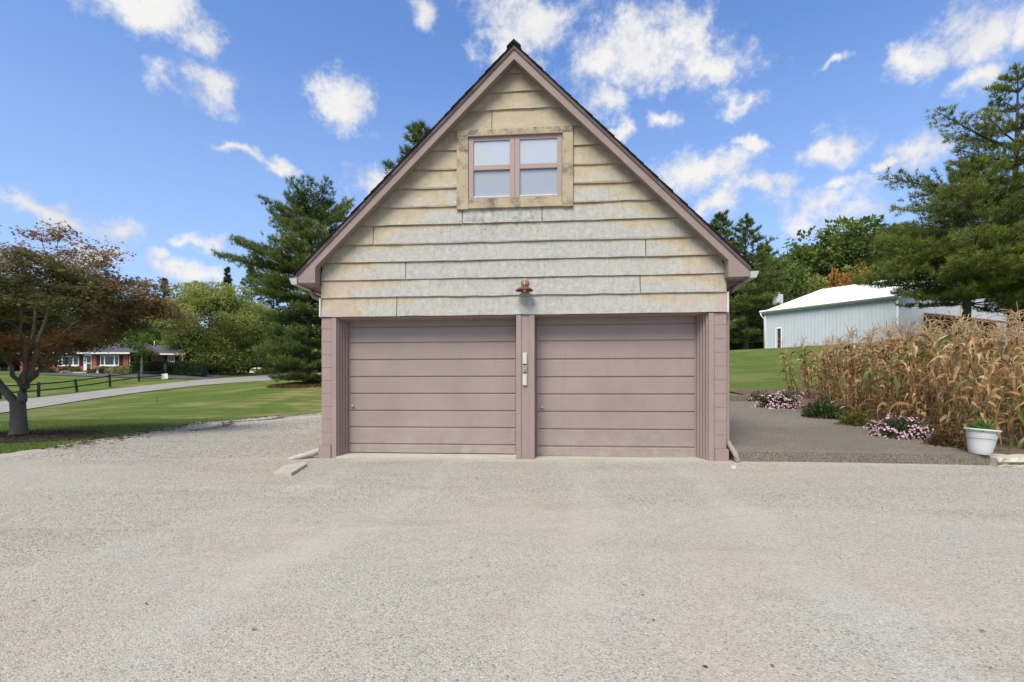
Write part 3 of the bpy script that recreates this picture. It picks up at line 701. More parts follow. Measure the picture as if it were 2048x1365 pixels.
# -- gable window
win = box('window', (fu(938), fu(1124)), (.036, .058), (fz(938, 400), fz(938, 276)), M_GAP, G)
zt1, zb1 = fz(938, 277), fz(938, 400.3)
cz0, cz1 = fz(914.5, 422), fz(914.5, 264.5)
wl, wr = fu(937.5), fu(1124)
box('casing', (WL, wl - .002), (-.052, .02), (cz0, zt1 + .012), M_CASING, win, .004)
box('casing', (wr + .002, WR), (-.052, .02), (cz0, zt1 + .012), M_CASING, win, .004)
box('casing', (WL, WR), (-.055, .02), (zt1 + .014, cz1), M_CASING, win, .004)
box('casing', (wl, wr), (-.048, .02), (cz0 + .012, zb1 - .004), M_CASING, win, .004)
box('drip_cap', (wl - .01, wr + .01), (-.066, .02), (zt1 - .002, zt1 + .012), M_MAUVE, win)
M_SASH = simple('sash_mauve', (.335, .248, .238), .07, 6, .5, .05)
p0, p1, p2_, p3_ = fu(947.4), fu(1020), fu(1039.7), fu(1114.4); ztp = fz(947, 284.5); zmr1, zmr0 = fz(947, 333), fz(947, 343); zbp = fz(947, 394.5)
for (a, c) in ((wl, p0), (p1, (p1 + p2_) / 2 - .001), ((p1 + p2_) / 2 + .001, p2_), (p3_, wr)): box('sash_stile', (a, c), (-.030, .03), (zb1, zt1 - .003), M_SASH, win, .004)
def glass_material(name, dc, k):
    m, b = new_mat(name)
    d = b.n('ShaderNodeBsdfDiffuse', ins={0: dc}); g = b.n('ShaderNodeBsdfGlossy', ins={0: (.9, .92, .93, 1), 1: .03})
    tc = b.n('ShaderNodeTexCoord').outputs['Object']
    bp = b.n('ShaderNodeBump', ins={'Strength': .35, 'Distance': .02, 'Height': b.noise(tc, 2.2, 2, .5)}); b.nt.links.new(bp.outputs[0], g.inputs['Normal'])
    lw = b.n('ShaderNodeFresnel', ins={0: 1.9})
    mx = b.n('ShaderNodeMixShader', ins={0: b.math('ADD', lw.outputs[0], k), 1: d.outputs[0], 2: g.outputs[0]}); b.n('ShaderNodeOutputMaterial', ins={0: mx.outputs[0]}); return m
M_GLASS = glass_material('window_glass', (.42, .43, .41, 1), .16); M_GLASS2 = glass_material('screened_glass', (.30, .31, .30, 1), .08)
for (a, c) in ((p0, p1), (p2_, p3_)):
    box('sash_rail', (a, c), (-.026, .03), (ztp, zt1 - .003), M_SASH, win); box('sash_rail', (a, c), (-.026, .03), (zmr0 + .001, zmr1), M_SASH, win, .004)
    box('sash_rail', (a, c), (-.026, .03), (zb1, zbp - .018), M_SASH, win)
    box('sill_bead', (a, c), (-.020, .03), (zbp - .0175, zbp), M_WHITE, win)
    box('pane', (a, c), (-.004, .002), (zmr1, ztp), M_GLASS, win); box('pane', (a, c), (.012, .018), (zbp, zmr0), M_GLASS2, win)
# -- rusty barn lamp on the wall
M_RUST = simple('rusty_lamp', (.15, .055, .042), .35, 14, .7, .3, .3)
M_RUSTP = simple('rusted_plate', (.36, .19, .11), .4, 16, .8, .3)
lu, lz = fp(1050, 566)
lp = gw(lu, -.028, lz)
lamp = empty('wall_lamp', 'small rusty red barn lamp on the gable boards between the two doors', 'lamp', lp, -GTH)
o = lathe('mount_plate', [(0, 0), (.066, 0), (.066, .008), (.045, .022), (0, .024)], M_RUSTP, lamp, 18); o.rotation_euler = (R(90), 0, 0)
tube('arm', [(0, -.02, .0), (0, -.08, .005), (0, -.118, -.03), (0, -.125, -.09)], .012, simple('lamp_metal', (.45, .40, .36), .2, metal=.4, rough=.5), lamp, 8)
o = lathe('shade', [(.016, -.082), (.03, -.096), (.07, -.106), (.11, -.128), (.138, -.152), (.140, -.156), (.132, -.154), (.10, -.131), (.06, -.112), (.012, -.10)], M_RUST, lamp, 24); o.location = (0, -.125, 0)
o = lathe('bulb', [(.0, -.175), (.02, -.168), (.028, -.15), (.02, -.12), (.012, -.10)], simple('frosted_bulb', (.5, .48, .45), .05), lamp, 12); o.location = (0, -.125, 0)
# -- boxes on the centre post
M_BOXP = simple('pale_green_plastic', (.50, .52, .42), .05, 10, .45, .02)
for (y0, y1, lab) in ((706, 728.5, 'upper pale keypad box on the mauve post between the doors'), (748.5, 771.5, 'lower pale keypad box on the mauve post between the doors')):
    k = mk('keypad', boxm('keypad', (fu(1045.5) , fu(1054)), (-.032, -.0025), (fz(1050, y1), fz(1050, y0)), M_BOXP, .006), None, lab, 'keypad', 'keypad boxes on the post')
    k.location = GL; k.rotation_euler = (0, 0, -GTH)
lk = empty('key_switch', 'small mauve key switch between the two pale keypads on the post', 'switch', gw(fu(1050), -.003, fz(1050, 738)), -GTH)
box('plate', (-.038, .038), (-.024, .0), (-.055, .055), M_MAUVE, lk, .004)
o = lathe('lock_cylinder', [(0, 0), (.013, 0), (.013, .010), (.009, .012), (0, .012)], M_HANDLE, lk, 12); o.location = (0, -.0242, -.005); o.rotation_euler = (R(90), 0, 0)
# -- left foot: pipe along the ground, splash stone, small fixture, cable
M_PIPEW = simple('worn_downspout', (.42, .37, .34), .22, 9, .6, .15)
gp = lambda x, y, z=GZ: (lambda Z: Vector(((x - 1024) / F * Z, Z, z)))((HC - z) * F / (y - HZ))
a, c = W(640, 902, 8.33), W(577, 921, 8.0)
tube('drain_pipe', [a + Vector((.1, .06, .05)), a, a.lerp(c, .35) + Vector((0, 0, -.01)), a.lerp(c, .45), c], [.055, .06, .055, .045, .043], M_PIPEW, None, 8, label='worn mauve drain pipe lying on the gravel at the garage corner', cat='pipe')
def slab_px(name, px, z0, z1, mat, label, cat):
    P = [gp(x, y, z1) for x, y in px]; n = len(P)
    v = [(p.x, p.y, z1) for p in P] + [(p.x, p.y, z0) for p in P]
    me = pm(name, v, [tuple(range(n)), tuple(range(2 * n - 1, n - 1, -1))] + [(i, i + n, (i + 1) % n + n, (i + 1) % n) for i in range(n)], mat); 
    bm = bmesh.new(); bm.from_mesh(me); bmesh.ops.recalc_face_normals(bm, faces=bm.faces[:]); bm.to_mesh(me); bm.free()
    bev(me, .008, 2); return mk(name, me, None, label, cat)
slab_px('splash_stone', [(547, 945), (583, 946.5), (614, 928), (608, 924), (566, 931)], -.02, .055, simple('splash_stone', (.40, .37, .30), .15, 5, .9, .3), 'flat pale splash stone under the drain pipe on the gravel', 'stone')
sp = empty('spigot', 'small dark round spigot low on the garage left side', 'spigot', gw(-.02, .75, .24), -GTH)
tube('stem', [(.05, 0, 0), (-.05, 0, .0)], .013, M_GAP, sp, 8)
o = lathe('wheel', [(0, 0), (.045, 0), (.05, .01), (.045, .02), (0, .02)], simple('dark_metal', (.05, .045, .05), .2, rough=.5), sp, 14); o.rotation_euler = (R(65), R(-50), 0); o.location = (-.06, 0, .01)
o = lathe('hub', [(0, .0), (.018, .0), (.016, .012), (0, .014)], M_WHITE, sp, 10); o.rotation_euler = (R(65), R(-50), 0); o.location = (-.07, -.012, .02)
ca = empty('cable', 'thin pale cable from the left gutter to the garage corner', 'cable', gw(0, .35, 2.4), -GTH)
tube('wire', [(-.33, 0, .46), (-.22, 0, .34), (-.02, 0, .06)], .004, M_GUTTER, ca, 5)
ch = slab_px('stone_chip', [(1459, 935), (1472, 937), (1474, 931), (1463, 930)], -.01, .03, M_WHITE, 'white stone chip on the gravel under the right downspout', 'stone')
# ------------------------------------------------------------------ exposed-aggregate slab beside the garage
def aggregate_material():
    m, b = new_mat('exposed_aggregate')
    g = b.n('ShaderNodeNewGeometry').outputs['Position']
    v = b.n('ShaderNodeTexVoronoi', ins={'Vector': g, 'Scale': 105.0})
    cc = b.n('ShaderNodeSeparateColor', ins={0: v.outputs['Color']}).outputs[0]
    c = b.ramp(cc, [(0, (.085, .072, .056)), (.35, (.14, .12, .094)), (.7, (.19, .165, .13)), (1, (.31, .28, .23))])
    st = b.mr(b.noise(b.vm('MULTIPLY', g, (.6, 1.0, 1)).outputs[0], .8, 4, .55), .42, .62, 0, .6, True)
    c = b.mix(st, c, b.mix(.72, c, (.10, .088, .075)))
    c = b.mix(b.mr(b.noise(g, 2.0, 5, .6), .55, .75, 0, .3), c, (.20, .16, .11))
    return finish(m, b, c, .85, b.math('SUBTRACT', 1.0, v.outputs['Distance']), .3, .004, .25)
M_AGG = aggregate_material()
SZ0, SSL = .19, .087
def slab_z(Y): return SZ0 + max(0, Y - 7.45) * SSL
edge_px = [(1978, 912), (1895, 893), (1800, 870.5), (1715, 850), (1640, 832), (1575, 814), (1520, 803.5)]
def on_slab(x, y):
    k = (y - HZ) / F        # HC - z = k*Z ; z = SZ0 + (Z-7.45)*SSL
    Z = (HC - SZ0 + 7.45 * SSL) / (k + SSL); return Vector(((x - 1024) / F * Z, Z, slab_z(Z)))
EP = [on_slab(x, y) for x, y in edge_px]
back = gw(GW + .10, 7.15, 0)
front = gw(GW + .10, -.05, 0)
top = [Vector((front.x, front.y, slab_z(front.y)))] + EP + [Vector((back.x, EP[-1].y + .25, slab_z(EP[-1].y + .25)))]
n = len(top); Nf = 14
v = [tuple(p) for p in top] + [(p.x, p.y, p.z - .55) for p in top]
me = pm('patio_slab', v, [tuple(range(n)), tuple(range(2 * n - 1, n - 1, -1))] + [(i, i + n, (i + 1) % n + n, (i + 1) % n) for i in range(n)], M_AGG)
bm = bmesh.new(); bm.from_mesh(me); bmesh.ops.recalc_face_normals(bm, faces=bm.faces[:]); bmesh.ops.triangulate(bm, faces=bm.faces[:]); bm.to_mesh(me); bm.free()
mk('patio_slab', me, kind='structure', label='brown exposed-aggregate slab sloping up beside the garage')
# low kerb at the far end of the slab and a white stone at its end
kz = slab_z(15.2)
box('kerb', (back.x - .1, W(1500, 800, 15.3).x), (15.15, 15.35), (kz - .3, kz + .16), M_AGG, None, .012, kind='structure', label='low aggregate kerb at the far end of the slab')
def rock(name, c, s, seed, mat, label, cat, flat=1.0, group=None):
    rg = random.Random(seed); bm = bmesh.new(); bmesh.ops.create_icosphere(bm, subdivisions=2, radius=1)
    for q in bm.verts:
        k = 1 + rg.uniform(-.12, .12); q.co = Vector((q.co.x * s[0] * k, q.co.y * s[1] * k, max(-.8, min(.8 * flat, q.co.z)) * s[2] * k))
    me = bpy.data.meshes.new(name); bm.to_mesh(me); bm.free(); me.materials.append(mat)
    return mk(name, me, None, label, cat, group, loc=c)
M_LIME = simple('limestone', (.46, .42, .34), .25, 5, .9, .5, fine=40, bdist=.01)
rock('edge_stone', W(1508, 800, 15.1), (.16, .12, .10), 3, simple('white_stone', (.62, .60, .55), .12, 8, .9, .3), 'pale stone at the end of the low kerb beside pink flowers', 'stone')
def ledge(name, c, sx, sy, sz, seed, label):
    """split ledge stone: rough long block with layered broken front"""
    rg = random.Random(seed); nx = 14; V = []; Fc = []
    lay = [(0, 0.0), (.38, .02), (.45, -.035), (.60, -.03), (.68, .015), (1.0, .0)]
    for i in range(nx + 1):
        x = -sx / 2 + sx * i / nx
        for (hz_, off) in lay: V.append((x, -sy / 2 - off + rg.uniform(-.018, .018), hz_ * sz + rg.uniform(-.008, .008)))
        V.append((x, sy / 2 + rg.uniform(-.03, .03), sz + rg.uniform(-.01, .01))); V.append((x, sy / 2, 0))
    m = len(lay) + 2
    for i in range(nx):
        for k in range(m):
            a, c_ = i * m + k, i * m + (k + 1) % m; Fc.append((a, a + m, c_ + m, c_))
    Fc += [tuple(range(m)), tuple(range(nx * m + m - 1, nx * m - 1, -1))]
    me = pm(name, V, Fc, M_LIME)
    bm = bmesh.new(); bm.from_mesh(me); bmesh.ops.recalc_face_normals(bm, faces=bm.faces[:]); bm.to_mesh(me); bm.free()
    o = mk(name, me, None, label, 'stone', 'ledge stones edging the corn bed', loc=c); return o
o = ledge('ledge_stone', Vector((EP[0].x + .52, EP[0].y + .10, -.01)), 1.0, .5, .17, 1, 'split ledge stone beside the slab corner under the white pot'); o.rotation_euler = (0, 0, R(-3))
o = ledge('ledge_stone', Vector((EP[0].x + 1.72, EP[0].y + .02, -.01)), 1.3, .5, .16, 2, 'split ledge stone at the right edge before the corn'); o.rotation_euler = (0, 0, R(-5))
# corn bed soil
M_SOIL = simple('bed_soil', (.13, .095, .062), .35, 5, .95, .8, fine=50, bdist=.03)
P = [(p.x - .02, p.y) for p in EP]; ysr = np.linspace(EP[0].y + .16, 17.5, 40); V = []
for y in ysr:
    x0 = np.interp(y, [p.y for p in EP], [p.x for p in EP]) - .03
    for k in range(16):
        x = x0 + (17 - x0) * k / 15; V.append((x, y, max(H(x, y) + .04, slab_z(y) - .06 - .004 * k)))
i = np.arange(40 * 16).reshape(40, 16)
mk('soil_bed', np_mesh('soil_bed', np.array(V), np.stack([i[:-1, :-1], i[:-1, 1:], i[1:, 1:], i[1:, :-1]], -1).reshape(-1, 4), M_SOIL, smooth=True), kind='structure', label='bare brown soil of the corn bed')
def bed_z(x, y):
    x0 = float(np.interp(y, [p.y for p in EP], [p.x for p in EP])) - .03; k = (x - x0) / (17 - x0) * 15
    return max(H(x, y) + .04, slab_z(y) - .06 - .004 * k)
# ------------------------------------------------------------------ white plastic pot
M_POT = simple('white_plastic', (.56, .57, .57), .04, 5, .35, .02, .5)
pp = on_slab(1966, 911); pp.y += .05
pot = empty('planter_pot', 'white ribbed plastic planter pot tilting on the slab corner before the corn', 'pot', pp, .3)
pot.rotation_euler = (R(2), R(5), .3); pot.scale = (.94, .94, 1.22)
rib = lambda i, k: (1 + (.012 if k % 2 else -.012)) if 1 <= i <= 4 else 1
lathe('bowl', [(.13, 0), (.135, .005), (.150, .06), (.166, .13), (.178, .19), (.181, .195), (.192, .25), (.200, .285)], M_POT, pot, 64, mod=rib)
lathe('rim', [(.200, .285), (.226, .288), (.228, .300), (.215, .306), (.205, .304), (.196, .26), (.0, .255)], M_POT, pot, 48)
lathe('band', [(.1805, .190), (.186, .193), (.186, .199), (.1825, .203)], simple('pot_groove', (.36, .37, .38), .05), pot, 48)
lathe('potting_soil', [(.197, .262), (.1, .27), (.0, .272)], M_SOIL, pot, 24)
# ------------------------------------------------------------------ bushes and flowers
def foliage(rg, n, fn, size, up=.5, k=4, asp=.45, tint=None):
    """n small leaves; fn(n)-> centres (n,3), outward (n,3)"""
    P, D = fn(n); d = D + rg.normal(0, .6, (n, 3)); d[:, 2] += up; d /= np.linalg.norm(d, axis=1)[:, None]
    r = rg.normal(0, 1, (n, 3)); s = np.cross(d, r); s /= np.linalg.norm(s, axis=1)[:, None] + 1e-9
    L = size * rg.uniform(.6, 1.4, n)[:, None]; Wd = L * asp
    nn = np.cross(s, d)
    V = np.stack([P, P + d * L * .5 + s * Wd * .5 + nn * L * .06, P + d * L, P + d * L * .5 - s * Wd * .5 + nn * L * .06], 1).reshape(-1, 3)
    Fq = np.arange(n * 4).reshape(-1, 4)
    t = rg.uniform(0, 1, n) if tint is None else tint
    return V, Fq, t
def dome(rg, rx, ry, rz, shell=.75):
    def fn(n):
        d = rg.normal(0, 1, (n, 3)); d[:, 2] = np.abs(d[:, 2]); d /= np.linalg.norm(d, axis=1)[:, None]
        lump = 1 + .16 * np.sin(d[:, 0] * 6 + rx * 50) * np.cos(d[:, 1] * 5) + .1 * np.sin(d[:, 2] * 9 + ry * 40)
        r = (shell + (1 - shell) * rg.uniform(0, 1, n)) * lump * rg.uniform(.55, 1, n) ** .35
        return d * r[:, None] * np.array([rx, ry, rz]), d
    return fn
def stems(rg, n, rx, ry, rz, mat, parent):
    V = []; Fc = []
    for k in range(n):
        a = rg.uniform(0, 6.28); s = rg.uniform(.2, .85); q = len(V)
        v, f = tube_np([(rx * .15 * math.cos(a), ry * .15 * math.sin(a), -.03), (rx * s * .6 * math.cos(a), ry * s * .6 * math.sin(a), rz * .45), (rx * s * math.cos(a), ry * s * math.sin(a), rz * .8)], [.006, .005, .003], 4)
        V += v; Fc += [tuple(i + q for i in g) for g in f]
    return mk('stems', pm('stems', V, Fc, mat), parent)
M_TWIG = simple('twig', (.10, .07, .045), .3)
M_LDK = leaf_mat('leaf_dark_green', [(0, (.018, .04, .012)), (.6, (.045, .085, .025)), (1, (.09, .13, .04))])
M_LYG = leaf_mat('leaf_yellow_green', [(0, (.05, .06, .012)), (.6, (.16, .17, .03)), (1, (.28, .25, .05))])
M_LRD = leaf_mat('leaf_russet', [(0, (.06, .035, .02)), (.45, (.15, .075, .035)), (.8, (.14, .12, .035)), (1, (.24, .12, .06))])
M_PET = leaf_mat('petal_pink', [(0, (.50, .24, .38)), (.5, (.66, .40, .52)), (1, (.78, .60, .67))], .25)
def bush(name, label, cat, c, rx, ry, rz, mat, n, size, seed, flowers=0, group='plants along the slab edge'):
    rg = np.random.default_rng(seed); t = empty(name, label, cat, c, 0, group)
    stems(random.Random(seed), 14, rx, ry, rz, M_TWIG, t)
    V, Fq, tt = foliage(rg, n, dome(rg, rx, ry, rz, .5), size)
    mk('foliage', np_mesh('foliage', V, Fq, mat, tt), t, kind='stuff')
    if flowers:
        P, D = dome(rg, rx * 1.04, ry * 1.04, rz * 1.06, .95)(flowers)
        cl = np.sin(P[:, 0] * 17 + 1) + np.sin(P[:, 1] * 13) + np.sin(P[:, 2] * 15) + rg.normal(0, .6, flowers); kp = cl > -.2; P, D = P[kp], D[kp]; m = len(P)
        d = D + rg.normal(0, .25, D.shape); d[:, 2] += .3; d[:, 1] -= .35; d /= np.linalg.norm(d, axis=1)[:, None]
        s = np.cross(d, rg.normal(0, 1, d.shape)); s /= np.linalg.norm(s, axis=1)[:, None]; u = np.cross(d, s)
        rr = .023 * rg.uniform(.7, 1.25, m)[:, None]; ring = []
        for k in range(8):
            a = k * math.pi / 4; q = rr * (1.0 if k % 2 == 0 else .62); ring.append(P + (s * math.cos(a) + u * math.sin(a)) * q + d * rr * .25)
        V = np.concatenate([np.stack(ring, 1)], 1).reshape(-1, 3)
        mk('flowers', np_mesh('flowers', V, np.arange(m * 8).reshape(-1, 8), M_PET, rg.uniform(0, 1, m)), t, kind='stuff')
    return t
def bp(x, y): p = on_slab(x, y); p.z -= .05; return p
bush('flower_clump', 'pink aster clump at the far end of the slab by the kerb', 'flowers', bp(1568, 818) + Vector((.05, .35, 0)), .62, .5, .50, M_LDK, 1500, .07, 1, 900)
bush('shrub', 'brownish low shrub behind the far pink asters', 'shrub', bp(1528, 806) + Vector((.1, .5, 0)), .35, .3, .36, M_LRD, 700, .07, 2)
bush('shrub', 'dark green low shrub between pink asters and yellow-green plant', 'shrub', bp(1655, 838) + Vector((.05, .25, 0)), .50, .42, .50, M_LDK, 1600, .07, 3)
bush('shrub', 'yellow-green low plant beside the dark green shrub', 'shrub', bp(1722, 853) + Vector((.05, .22, 0)), .38, .33, .35, M_LYG, 1300, .06, 4)
bush('flower_clump', 'small pink aster tuft before the yellow-green plant', 'flowers', bp(1752, 860) + Vector((.03, .1, 0)), .19, .17, .22, M_LDK, 350, .05, 5, 240)
bush('flower_clump', 'large pink aster clump in front of the corn', 'flowers', bp(1812, 878) + Vector((.1, .22, 0)), .56, .40, .44, M_LDK, 1600, .06, 6, 900)
bush('shrub', 'russet brown plant between the pink asters and the white pot', 'shrub', bp(1908, 896) + Vector((.1, .22, 0)), .36, .30, .34, M_LRD, 1300, .055, 7)
M_LBR = leaf_mat('leaf_bright', [(0, (.05, .12, .02)), (1, (.16, .30, .06))])
o = bush('potted_plant', 'small bright green plant growing in the white pot', 'plant', pp + Vector((.02, 0, .30)), .17, .17, .20, M_LBR, 420, .05, 8, 0, None)
# ------------------------------------------------------------------ dry corn
M_CORN = leaf_mat('corn_leaf_dry', [(0, (.19, .10, .04)), (.22, (.36, .21, .09)), (.52, (.52, .335, .155)), (.82, (.66, .50, .31)), (.9, (.15, .21, .05)), (1, (.19, .25, .07))], .4, .7)
M_STALK = leaf_mat('corn_stalk', [(0, (.14, .09, .04)), (.6, (.30, .22, .11)), (1, (.14, .13, .05))], .0, .7)
M_TASS = leaf_mat('corn_tassel', [(0, (.48, .33, .17)), (1, (.70, .53, .31))], .35, .8)
rgc = np.random.default_rng(12)
def corn_leaf(seed):
    rg = np.random.default_rng(seed); n = 11; L = rg.uniform(.28, .66); w = rg.uniform(.012, .029); p = np.array([0, 0, 0.]); ang = rg.uniform(.9, 1.3); V = []
    tw = rg.uniform(-.5, .5); yaw = 0; drop = rg.uniform(.30, .75); kink = rg.integers(3, 8)
    for i in range(n):
        t = i / (n - 1); ww = w * (.45 + 1.2 * math.sin(math.pi * min(1, t * .9 + .12)) ** .8) * (1 - t) ** .35 * rg.uniform(.7, 1.1); ww = max(ww, .003)
        a = tw * t * 5 + rg.normal(0, .4); side = np.array([-math.sin(yaw) * math.cos(a), math.cos(yaw) * math.cos(a), math.sin(a)])
        dn = np.array([math.cos(yaw) * math.cos(ang), math.sin(yaw) * math.cos(ang), math.sin(ang)])
        up = np.cross(dn, side) * rg.uniform(.2, .7) * ww
        V += [p - side * ww + up, p.copy(), p + side * ww + up]
        p = p + dn * L / (n - 1); ang -= drop * (1.6 if i == kink else .8) * rg.uniform(.6, 1.3); ang = max(ang, -1.5 + rg.normal(0, .15)); yaw += rg.normal(0, .16)
    Fq = []
    for i in range(n - 1):
        a = i * 3; Fq += [(a, a + 3, a + 4, a + 1), (a + 1, a + 4, a + 5, a + 2)]
    r = rg.uniform(0, 1); base = r if r < .86 else rg.uniform(.88, 1.0)
    t = np.clip(base + rg.normal(0, .08, len(Fq)), 0, 1) if base < .86 else np.full(len(Fq), base)
    if base < .86: t = np.minimum(t, .83)
    return np_mesh('leaf', np.array(V), np.array(Fq), M_CORN, t, True)
LEAVES = [corn_leaf(100 + k) for k in range(40)]
def corn_stalk(seed):
    rg = np.random.default_rng(seed); pts = []; p = np.array([0, 0, -.05]); d = rg.normal(0, .04, 2)
    for i in range(8):
        pts.append(tuple(p)); p = p + np.array([d[0] + rg.normal(0, .015), d[1] + rg.normal(0, .015), 1.72 / 7])
    V, Fc = tube_np(pts, [.014, .0135, .013, .012, .0105, .009, .007, .005], 5)
    return np_mesh('stalk', np.array(V), np.array(Fc), M_STALK, rg.uniform(.2, 1, len(Fc)), True), pts
def tassel(seed):
    rg = random.Random(seed); V = []; Fc = []
    for k in range(10):
        a = rg.uniform(0, 6.28); L = rg.uniform(.16, .32); sp_ = rg.uniform(.25, 1.0) if k else .05; z0 = 0 if k else 0
        pts = []; 
        for i in range(5):
            t = i / 4; pts.append((math.cos(a) * L * sp_ * t ** .8, math.sin(a) * L * sp_ * t ** .8, .02 * k + L * (t * .95 - sp_ * .9 * t * t)))
        q = len(V); v, f = tube_np(pts, [.003, .005, .0055, .005, .002], 3); V += v; Fc += [tuple(i + q for i in g) for g in f]
    return np_mesh('tassel', np.array(V), np.array(Fc), M_TASS, np.random.default_rng(seed).uniform(0, 1, len(Fc)))
STALKS = [corn_stalk(300 + k) for k in range(8)]; TASS = [tassel(400 + k) for k in range(8)]
rc = random.Random(77); ncorn = 0
corn_rows = []
for r in range(6):
    y = 7.75
    while y < 16.6:
        xe = float(np.interp(y, [p.y for p in EP], [p.x for p in EP])) + .80 + r * .72 + (max(0, y - 11.0) * .21)
        y += rc.uniform(.16, .25) * (1.0 if r < 3 else 1.35)
        x = xe + rc.gauss(0, .10)
        if x > 1.06 * y + .9 or y > 16.4: continue
        corn_rows.append((x, y, r))
rowc = {}
for (x, y, r) in corn_rows:
    far_small = max(.80, 1.08 - max(0, y - 10) * .035)
    s = rc.uniform(.84, 1.06) * far_small * (1.02 + .05 * r if r < 3 else 1.12)
    st, pts = STALKS[rc.randrange(8)]
    rowc[r] = rowc.get(r, 0) + 1; k_ = rowc[r]; suf = 'th' if 10 < k_ % 100 < 14 else {1: 'st', 2: 'nd', 3: 'rd'}.get(k_ % 10, 'th')
    lab = '%d%s dry corn plant in the %s row, counted from the gravel side' % (k_, suf, ['front', 'second', 'third', 'fourth', 'fifth', 'rearmost'][r])
    e = empty('corn_plant', lab, 'corn', (x, y, bed_z(x, y)), rc.uniform(0, 6.28), 'dry corn plants in the patch')
    e.rotation_euler = (rc.gauss(0, .06), rc.gauss(0, .06), e.rotation_euler[2]); e.scale = (s, s, s); ncorn += 1
    mk('stalk', st, e)
    o = mk('tassel', TASS[rc.randrange(8)], e, loc=pts[-1]); o.rotation_euler = (rc.gauss(0, .3), rc.gauss(0, .3), rc.uniform(0, 6.28))
    nl = 22 if r < 3 else 13; a0 = rc.uniform(0, 6.28)
    for k in range(nl):
        h = .12 + 1.50 * (k + rc.uniform(-.3, .3)) / nl; i = min(6, max(0, int(h / 1.72 * 7))); f = h / 1.72 * 7 - i; q = [pts[i][c] * (1 - f) + pts[i + 1][c] * f for c in range(3)]
        o = mk('leaf', LEAVES[rc.randrange(40)], e, loc=q); o.rotation_euler = (rc.gauss(0, .12), rc.gauss(0, .2), a0 + k * 2.6 + rc.gauss(0, .5)); ls = rc.uniform(.75, 1.15); o.scale = (ls, ls, ls)
print('corn plants', ncorn)
# ------------------------------------------------------------------ pale blue metal barn
BB = 5.36
P1 = Vector((25.35, 50.0)); P2 = Vector((32.2, 41.8)); hv = Vector((8.2, 8.2 * .437)); P3 = P2 + hv * 2; P4 = P1 + hv * 2
EAVE = 9.15; RIDGE = 12.15
def ribbed_material(name, c, var=.05): return simple(name, c, var, .7, .45, .03, .45, fine=6)
M_BARN = ribbed_material('barn_blue_steel', (.475, .525, .57)); M_BROOF = ribbed_material('barn_white_roof', (.72, .72, .73), .06)
M_BTRIM = simple('barn_white_trim', (.74, .75, .75), .04, 2, .5, .02); M_RTRIM = simple('barn_red_trim', (.22, .075, .06), .1, 2, .6, .05)
M_DARKIN = simple('barn_dark_inside', (.035, .035, .038), .2, 1)
barn = empty('barn', 'pale blue metal barn with white roof on the rise beyond the corn', 'barn', (P1.x, P1.y, BB), 0)
def bl(p, z): return Vector((p.x - P1.x, p.y - P1.y, z - BB))
def panel_strip(name, A, B, z0, zf, n, mat, nrm, parent, skip=None, thick=.03):
    """ribbed sheets between plan points A and B, each sheet its own piece; zf(t) top height"""
    d = B - A
    for k in range(n):
        V = []; Fc = []; m = 12
        for i in range(m + 1):
            t = (k + i / m * .996) / n; p = A + d * t; rib_ = .022 if i % 4 in (1,) else 0.0
            q = p + nrm * rib_; zt = zf(t); zb = z0(t) if callable(z0) else z0
            V += [bl(q, zb), bl(q, zt)]
        for i in range(m): Fc.append((2 * i, 2 * i + 2, 2 * i + 3, 2 * i + 1))
        mk(name, pm(name, V, Fc, mat), parent)
n1 = Vector((-(P2 - P1).y, (P2 - P1).x)); n1 = -n1.normalized() if n1.dot(Vector((1, 1))) > 0 else n1.normalized()
n2 = Vector((hv.y, -hv.x)).normalized()
def dn(p1, p2):  # outward normal pointing at the yard side
    d = (p2 - p1); c = Vector((d.y, -d.x)).normalized(); return c if c.dot(Vector((0, 0)) - p1) > 0 else -c
nA = dn(P1, P2); nB = dn(P2, P3)
panel_strip('wall_sheet', P1, P2, BB - .6, lambda t: EAVE - .05, 12, M_BARN, nA, barn)
def gable_top(t): return EAVE - .05 + (RIDGE - EAVE) * (1 - abs(2 * t - 1))
panel_strip('wall_sheet', P2, P3, BB - .6, gable_top, 18, M_BARN, nB, barn)
panel_strip('wall_sheet', P4, P1, BB - .6, gable_top, 18, M_BARN, -nB, barn)
panel_strip('wall_sheet', P3, P4, BB - .6, lambda t: EAVE - .05, 12, M_BARN, -nA, barn)
# roof sheets
ov = .35; e1 = (P1 - P2).normalized(); h1 = hv.normalized()
def roof_side(A, B, s):
    a0 = A - h1 * s * ov; b0 = B - h1 * s * ov; a1 = A + hv * s; b1 = B + hv * s; n = 12
    sl = (RIDGE - EAVE) / hv.length; zl = EAVE - sl * ov + .05
    a0 = a0 + e1 * .3; a1 = a1 + e1 * .3; b0 = b0 - e1 * .3; b1 = b1 - e1 * .3
    for k in range(n):
        V = []; Fc = []; m = 8
        for i in range(m + 1):
            t = (k + i / m * .997) / n; r = .05 if i % 4 == 1 else 0
            V += [bl(a0.lerp(b0, t), zl + r), bl(a1.lerp(b1, t), RIDGE + .05 + r), bl(a0.lerp(b0, t), zl - .05)]
        for i in range(m): Fc += [(3 * i, 3 * i + 3, 3 * i + 4, 3 * i + 1), (3 * i, 3 * i + 2, 3 * i + 5, 3 * i + 3)]
        mk('roof_sheet', pm('roof_sheet', V, Fc, M_BROOF), barn)
roof_side(P1, P2, 1)
roof_side(P4, P3, -1)
def bbeam(name, a, c, r, mat, parent=barn):
    V, Fc = tube_np([a, c], [r * 1.414, r * 1.414], 4); nV = len(V); Fc = Fc + [(3, 2, 1, 0), tuple(range(nV - 4, nV))]
    return mk(name, pm(name, V, Fc, mat), parent)
